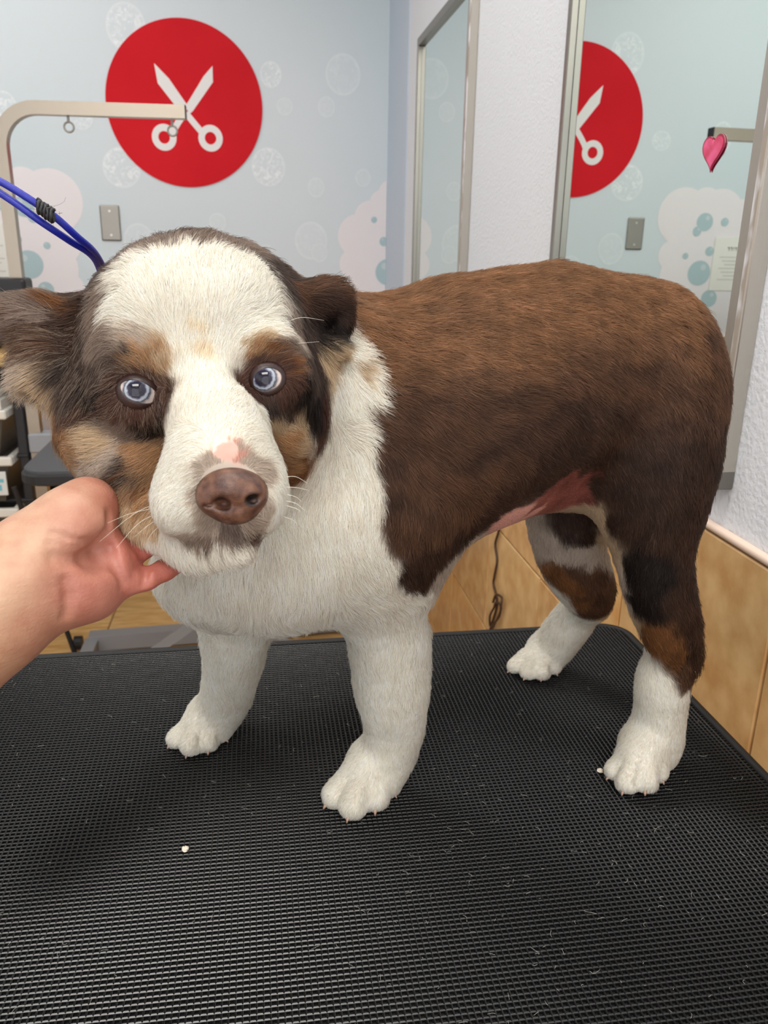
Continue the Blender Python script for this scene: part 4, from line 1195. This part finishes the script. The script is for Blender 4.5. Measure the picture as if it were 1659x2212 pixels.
WS = [[(618, 1030, .40), (640, 1030, .398), (664, 1044, .395)], [(618, 1052, .40), (645, 1054, .398), (668, 1060, .395)], [(620, 1068, .40), (640, 1074, .398), (652, 1084, .395)], [(618, 1082, .40), (640, 1088, .398), (660, 1104, .395)],
      [(618, 1092, .40), (638, 1098, .398), (650, 1104, .396)], [(612, 1116, .402), (630, 1122, .40), (642, 1132, .398)],
      [(345, 1085, .41), (290, 1110, .40), (215, 1170, .39)], [(350, 1105, .41), (300, 1130, .40), (250, 1185, .39)], [(330, 1098, .415), (280, 1110, .405), (232, 1130, .395)], [(345, 1120, .41), (320, 1135, .405), (290, 1160, .40)],
      [(352, 1130, .41), (330, 1150, .405), (318, 1168, .40)], [(600, 745, .44), (640, 742, .437), (690, 738, .435)], [(610, 700, .45), (650, 686, .447), (700, 692, .447)], [(322, 790, .43), (290, 778, .425), (262, 790, .42)]]
for w_ in WS: under(dog, obj('whisker', tube(smooth_path([at(*q) for q in w_], 5), [0.00013 * (1 - 0.7 * i / (5 * (len(w_) - 1))) for i in range(5 * (len(w_) - 1) + 1)], 5), m_wh_, None, True))
# ------------------------------------------------------------------ the near grooming table
X0, X1, Y0, Y1 = -0.62, 0.444, 0.262, 0.874; CELL = 0.00430
gt = empty('grooming_table', 'near grooming table with a ribbed black rubber mat, under the dog', 'grooming table', ((X0 + X1) / 2, (Y0 + Y1) / 2, 0))
m_rub = mat('black_rubber', (11, 12, 12), 0.3); b_ = m_rub.node_tree.nodes['Principled BSDF']; b_.inputs['Specular IOR Level'].default_value = 0.6
bump(m_rub, 60, 0.12, 0.002, 2)
nx, ny = int((X1 - X0 - 0.012) / CELL), int((Y1 - Y0 - 0.012) / CELL)
ox, oy = X1 - 0.006 - nx * CELL, Y1 - 0.006 - ny * CELL
def gz(x, y): return TZ - 0.0004 + 0.0009 * np.sin(x * 9 + 1) * np.sin(y * 11)
I, J = np.meshgrid(np.arange(nx + 1), np.arange(ny + 1), indexing='ij')
gx_, gy_ = ox + I * CELL, oy + J * CELL; G = np.stack([gx_, gy_, np.full(gx_.shape, TZ - 0.0006)], -1).reshape(-1, 3)
ci, cj = np.meshgrid(np.arange(nx), np.arange(ny), indexing='ij'); ci = ci.ravel(); cj = cj.ravel()
cx_, cy_ = ox + (ci + .5) * CELL, oy + (cj + .5) * CELL
def ring_(f, z, sx=0.0, sy=0.0):
    h_ = CELL / 2 * f
    return np.stack([np.stack([cx_ + a * h_ + sx, cy_ + b * h_ + sy, np.full(cx_.shape, z)], -1) for a, b in ((-1, -1), (1, -1), (1, 1), (-1, 1))], 1)
r1 = ring_(0.66, TZ); r2 = ring_(0.50, TZ - 0.0016)
nc = len(cx_); Vt = np.concatenate([G, r1.reshape(-1, 3), r2.reshape(-1, 3)])
g = lambda a, b: a * (ny + 1) + b
oc = np.stack([g(ci, cj), g(ci + 1, cj), g(ci + 1, cj + 1), g(ci, cj + 1)], 1); b1 = len(G) + np.arange(nc)[:, None] * 4 + np.arange(4)[None]; b2 = b1 + nc * 4
Qt = [np.stack([oc[:, i], oc[:, (i + 1) % 4], b1[:, (i + 1) % 4], b1[:, i]], 1) for i in range(4)] + [np.stack([b1[:, i], b1[:, (i + 1) % 4], b2[:, (i + 1) % 4], b2[:, i]], 1) for i in range(4)] + [b2]
mo = mesh_np('rubber_mat', Vt, np.concatenate(Qt), m_rub, gt, smooth=False); mo.data.polygons.foreach_set('use_smooth', np.zeros(len(mo.data.polygons), bool))
cxt = ((X0 + X1) / 2, (Y0 + Y1) / 2)
def tl(o): o.parent = gt; return o
m_lip = mat('mat_edge_rubber', (13, 13, 14), 0.6)
def offs(bm):
    for v in bm.verts: v.co.x -= cxt[0]; v.co.y -= cxt[1]
    return bm
tl(obj('tabletop', offs(rounded_slab(X0, X1, Y0, Y1, TZ - 0.03, TZ - 0.0023, 0.03, 6, 0.003)), m_black))
# raised edge strip following the rounded outline
pts = []; r_ = 0.03
for cx, cy, a0 in ((X1 - r_, Y1 - r_, 0), (X0 + r_, Y1 - r_, PI / 2), (X0 + r_, Y0 + r_, PI), (X1 - r_, Y0 + r_, 1.5 * PI)):
    for i in range(9):
        a = a0 + PI / 2 * i / 8; pts.append((cx + r_ * math.cos(a) - cxt[0], cy + r_ * math.sin(a) - cxt[1], TZ - 0.004))
pts.append(pts[0])
tl(obj('edge_trim', tube(pts, 0.0052, 10, cap=False), m_lip, smooth=True))
for sx in (-1, 1):
    tl(obj('leg', tube([(sx * 0.42, 0, TZ - 0.03), (sx * 0.46, 0, 0.06)], 0.018, square=True), m_gray))
    tl(obj('foot_rail', tube([(sx * 0.46, -0.26, 0.03), (sx * 0.46, 0.26, 0.03)], 0.02, square=True), m_gray))
tl(obj('stretcher', tube([(-0.45, 0, 0.14), (0.45, 0, 0.14)], 0.014, square=True), m_gray))
# loose clipped hair strewn over the mat
n = 800; lx = rng.uniform(-0.3, X1 - 0.01, n); ly = Y0 + 0.08 + (Y1 - Y0 - 0.1) * rng.random(n) ** 1.25
dens = np.exp(-((lx - 0.22) / 0.16) ** 2 - ((ly - 0.46) / 0.12) ** 2) + 0.35; kp = rng.random(n) < dens; lx, ly = lx[kp], ly[kp]; n = len(lx)
a = rng.uniform(0, 2 * PI, n); l_ = rng.uniform(0.0012, 0.006, n) * (1 + (rng.random(n) < 0.06) * 1.2); cv_ = rng.normal(0, 0.6, n)
Pz = []
for k in range(5):
    t = k / 4 - .5; aa = a + cv_ * t; Pz.append(np.stack([lx + l_ * t * np.cos(aa), ly + l_ * t * np.sin(aa), TZ + 0.0008 + rng.uniform(0, .0006, n)], -1))
Pz = np.stack(Pz, 1); hcv = bpy.data.hair_curves.new('loose_hair'); hcv.add_curves([5] * n); hcv.attributes['position'].data.foreach_set('vector', Pz.astype(np.float32).ravel())
if 'radius' not in hcv.attributes: hcv.attributes.new('radius', 'FLOAT', 'POINT')
hcv.attributes['radius'].data.foreach_set('value', np.full(n * 5, 0.00006, np.float32)); m_lh = mat('loose_hair', (206, 200, 190), 0.5); hcv.materials.append(m_lh)
lh = bpy.data.objects.new('loose_hair', hcv); COL.objects.link(lh); tag(lh, 'fine clipped dog hairs strewn over the black mat', 'hair'); lh['kind'] = 'stuff'
m_fl = mat('fluff_white', (236, 224, 206), 0.8)
for px, py, s, lab in ((400, 1838, 0.0042, 'tiny tuft of cream fur alone on the left of the black mat'), (1296, 1668, 0.004, 'tiny tuft of white fur beside the near hind paw')):
    q = plane_at(px, py, 2, TZ); q[2] = TZ + s * 0.45; bm = bmesh.new(); bmesh.ops.create_icosphere(bm, subdivisions=3, radius=s * 0.5)
    for v in bm.verts: v.co *= 1 + 0.5 * random.random(); v.co.z *= 0.7
    o = obj('fur_tuft', bm, m_fl); o.location = tuple(q); tag(o, lab, 'fur tuft', 'fur tufts on the mat')
# blue grooming loop
m_blue = mat('blue_cord', (26, 36, 150), 0.4); bump(m_blue, 500, 0.25, 0.0006, 1, (1, 1, 1))
ls = empty('grooming_loop', 'doubled blue cord grooming loop running to the dog neck from the upper left', 'leash', at(205, 548, .515))
under(ls, obj('cord', tube(smooth_path([at(-160, 320, .44), at(-60, 362, .445), at(20, 403, .45), at(110, 462, .46), at(165, 510, .475), at(206, 548, .50), at(235, 600, .55)], 8), 0.0021, 12), m_blue, None, True))
under(ls, obj('cord', tube(smooth_path([at(-160, 350, .448), at(-60, 382, .45), at(20, 430, .455), at(90, 480, .462), at(150, 520, .478), at(202, 556, .503), at(225, 610, .55)], 8), 0.0021, 12), m_blue, None, True))
m_knot = mat('black_knot', (16, 16, 20), 0.5)
kp_ = []
for i in range(60):
    t = i / 59; a = t * 2 * PI * 5; c = at(82 + 34 * t, 444 + 24 * t, .4535); kp_.append(c + CU * 0.0034 * math.cos(a) + CF * 0.003 * math.sin(a) + rng.normal(0, 0.0003, 3))
kn = obj('slide', tube(kp_, 0.0012, 6), m_knot, None, True); under(ls, kn); kn['label'] = 'black tangled slide on the blue cord'
hp = []
for i in range(14):
    c = at(70 + 60 * rng.random(), 440 + 35 * rng.random(), .452); v = CR * rng.normal() + CU * rng.normal(); v /= np.linalg.norm(v); w2 = CR * rng.normal() + CU * rng.normal()
    hp.append([c, c + v * 0.003 + w2 * .001, c + v * 0.005 + w2 * .003, c + v * 0.005 + w2 * .006])
bm = bmesh.new()
for q in hp: tube(q, 0.00005, 4, bm)
hf = obj('stray_hairs', bm, m_knot); under(ls, hf); hf['kind'] = 'stuff'
# ------------------------------------------------------------------ the groomer's hand and forearm
Sh = Sculpt(0.0014)
pxchain(Sh, [(-380, 1610, .400, 150), (-190, 1462, .405, 138), (-20, 1318, .412, 118), (68, 1238, .420, 100)], 0.02)
pxchain(Sh, [(68, 1238, .422, 98), (120, 1215, .428, 88)], 0.02)
pxchain(Sh, [(110, 1165, .426, 72), (165, 1118, .430, 60), (193, 1092, .438, 50)], 0.016)            # thumb mound
pxchain(Sh, [(193, 1092, .440, 48), (225, 1075, .462, 34), (250, 1060, .485, 28)], 0.010)             # thumb, passing behind the cheek
pxell(Sh, (150, 1160, .424), (66, 60), .016, 0.015, 35)
pxchain(Sh, [(140, 1275, .430, 62), (195, 1262, .436, 62), (235, 1240, .440, 50)], 0.016)             # heel of the palm
pxell(Sh, (165, 1272, .424), (60, 52), .014, 0.012, 10)
pxchain(Sh, [(160, 1215, .440, 62), (230, 1205, .446, 48)], 0.014)
F1 = [[(240, 1150, .448, 27), (268, 1122, .458, 25), (296, 1096, .476, 23), (314, 1075, .50, 20)],
      [(256, 1188, .446, 28), (292, 1158, .453, 25), (330, 1128, .470, 23), (352, 1110, .495, 20)],
      [(266, 1226, .443, 28), (308, 1186, .449, 24), (346, 1152, .462, 21), (380, 1128, .485, 18)],
      [(268, 1262, .440, 29), (316, 1249, .445, 26), (356, 1231, .451, 23), (402, 1208, .464, 20)]]
for f_ in F1: pxchain(Sh, f_, 0.0025)
pxell(Sh, (216, 1196, .4185), (26, 34), .010, 0.010, -30, True)                                        # hollow beside the thumb mound
pxchain(Sh, [(0, 1300, .391, 12), (60, 1245, .400, 11), (104, 1226, .408, 8)], 0.012)                  # wrist tendon
Vh, Qh = Sh.build()
hb = BVHTree.FromPolygons([tuple(v) for v in Vh], Qh.tolist())
def groove(pts, rp, k=0.004):
    P_ = []
    for px, py in pts:
        d = CF + (px - 829.5) / FPX * CR + (1106 - py) / FPX * CU; h_ = hb.ray_cast(Vector(CO), Vector(d).normalized())
        if h_[0] is not None: P_.append(np.array(h_[0]))
    for a, b_ in zip(P_, P_[1:]): Sh.cone(a, b_, rp, rp, k, True)
groove([(236, 1112), (233, 1150), (236, 1185), (250, 1225), (268, 1262), (280, 1290)], 0.0016)
groove([(303, 1176), (311, 1200), (315, 1226), (311, 1262)], 0.0013)
groove([(118, 1202), (150, 1206), (180, 1204), (205, 1188), (226, 1160)], 0.0016, 0.006)
groove([(140, 1258), (148, 1290), (142, 1330)], 0.0010, 0.005)
groove([(262, 1118), (282, 1150), (300, 1180), (318, 1212)], 0.0014)
groove([(316, 1218), (340, 1210), (366, 1192)], 0.0022, 0.002)
groove([(110, 1150), (140, 1160), (180, 1168), (205, 1170)], 0.0006, 0.003)
groove([(105, 1170), (140, 1180), (175, 1184)], 0.0006, 0.003)
Vh, Qh = Sh.build(); Vh = relax(Vh, Qh, 1, 0.5)
m_hand = bpy.data.materials.new('skin'); m_hand.use_nodes = True; N, L, b = nodes(m_hand)
a_ = N.new('ShaderNodeAttribute'); a_.attribute_name = 'tone'
nz = N.new('ShaderNodeTexNoise'); nz.inputs['Scale'].default_value = 90; nz.inputs['Detail'].default_value = 5; tc = N.new('ShaderNodeTexCoord'); L.new(tc.outputs['Object'], nz.inputs['Vector'])
mxn = N.new('ShaderNodeMix'); mxn.data_type = 'RGBA'; mxn.blend_type = 'MULTIPLY'; mxn.inputs[0].default_value = 0.35
rp = N.new('ShaderNodeValToRGB'); rp.color_ramp.elements[0].color = (*lin((214, 160, 150)), 1); rp.color_ramp.elements[1].color = (1, 1, 1, 1); rp.color_ramp.elements[0].position = 0.3; rp.color_ramp.elements[1].position = 0.62
L.new(nz.outputs['Fac'], rp.inputs[0]); L.new(a_.outputs['Color'], mxn.inputs[6]); L.new(rp.outputs[0], mxn.inputs[7]); L.new(mxn.outputs[2], b.inputs['Base Color'])
b.inputs['Roughness'].default_value = 0.48; b.inputs['Subsurface Weight'].default_value = 0.12; b.inputs['Subsurface Radius'].default_value = (0.01, 0.004, 0.002); b.inputs['Subsurface Scale'].default_value = 0.6
nz2 = N.new('ShaderNodeTexNoise'); nz2.inputs['Scale'].default_value = 700; nz2.inputs['Detail'].default_value = 3; L.new(tc.outputs['Object'], nz2.inputs['Vector'])
wv = N.new('ShaderNodeTexNoise'); wv.inputs['Scale'].default_value = 120; wv.inputs['Detail'].default_value = 4; mp = N.new('ShaderNodeMapping'); mp.inputs['Rotation'].default_value = (0, math.radians(35), 0); mp.inputs['Scale'].default_value = (0.35, 1, 2.2)
L.new(tc.outputs['Object'], mp.inputs[0]); L.new(mp.outputs[0], wv.inputs['Vector']); ad = N.new('ShaderNodeMath'); ad.operation = 'MULTIPLY_ADD'; ad.inputs[1].default_value = 1.6
L.new(wv.outputs['Fac'], ad.inputs[0]); L.new(nz2.outputs['Fac'], ad.inputs[2])
bp = N.new('ShaderNodeBump'); bp.inputs['Strength'].default_value = 0.22; bp.inputs['Distance'].default_value = 0.0012; L.new(ad.outputs[0], bp.inputs['Height']); L.new(bp.outputs[0], b.inputs['Normal'])
pe = empty('person', 'forearm and open hand of a person cupping the dog under the jaw', 'person', at(-200, 1500, .41))
ho_ = mesh_np('arm_and_hand', Vh, Qh, m_hand, pe)
tones = [((-360, 1640, .38), (236, 196, 158)), ((-100, 1400, .38), (234, 190, 152)), ((0, 1260, .39), (238, 198, 160)), ((0, 1440, .39), (216, 164, 130)), ((60, 1180, .40), (240, 200, 164)), ((90, 1330, .41), (220, 168, 134)), ((120, 1100, .42), (240, 200, 166)),
         ((170, 1080, .42), (234, 178, 148)), ((220, 1090, .43), (228, 146, 122)), ((200, 1150, .42), (232, 170, 146)), ((150, 1240, .41), (226, 150, 128)), ((180, 1290, .41), (222, 146, 126)), ((210, 1230, .42), (226, 152, 132)), ((240, 1270, .43), (224, 150, 128)), ((150, 1330, .43), (206, 142, 116)),
         ((285, 1250, .43), (226, 142, 124)), ((270, 1190, .44), (222, 128, 112)), ((300, 1150, .45), (214, 112, 98)), ((340, 1250, .44), (220, 130, 110)), ((390, 1220, .46), (206, 104, 88)), ((245, 1150, .45), (206, 104, 88)), ((330, 1190, .46), (214, 112, 98))]
tp = np.array([at(*a) for a, _ in tones]); tv = np.array([lin(c) for _, c in tones]) * 0.6
tca = ho_.data.color_attributes.new('tone', 'FLOAT_COLOR', 'POINT'); tca.data.foreach_set('color', np.concatenate([shepard(Vh, tp, tv, 3.0, 0.01), np.ones((len(Vh), 1))], 1).astype(np.float32).ravel())
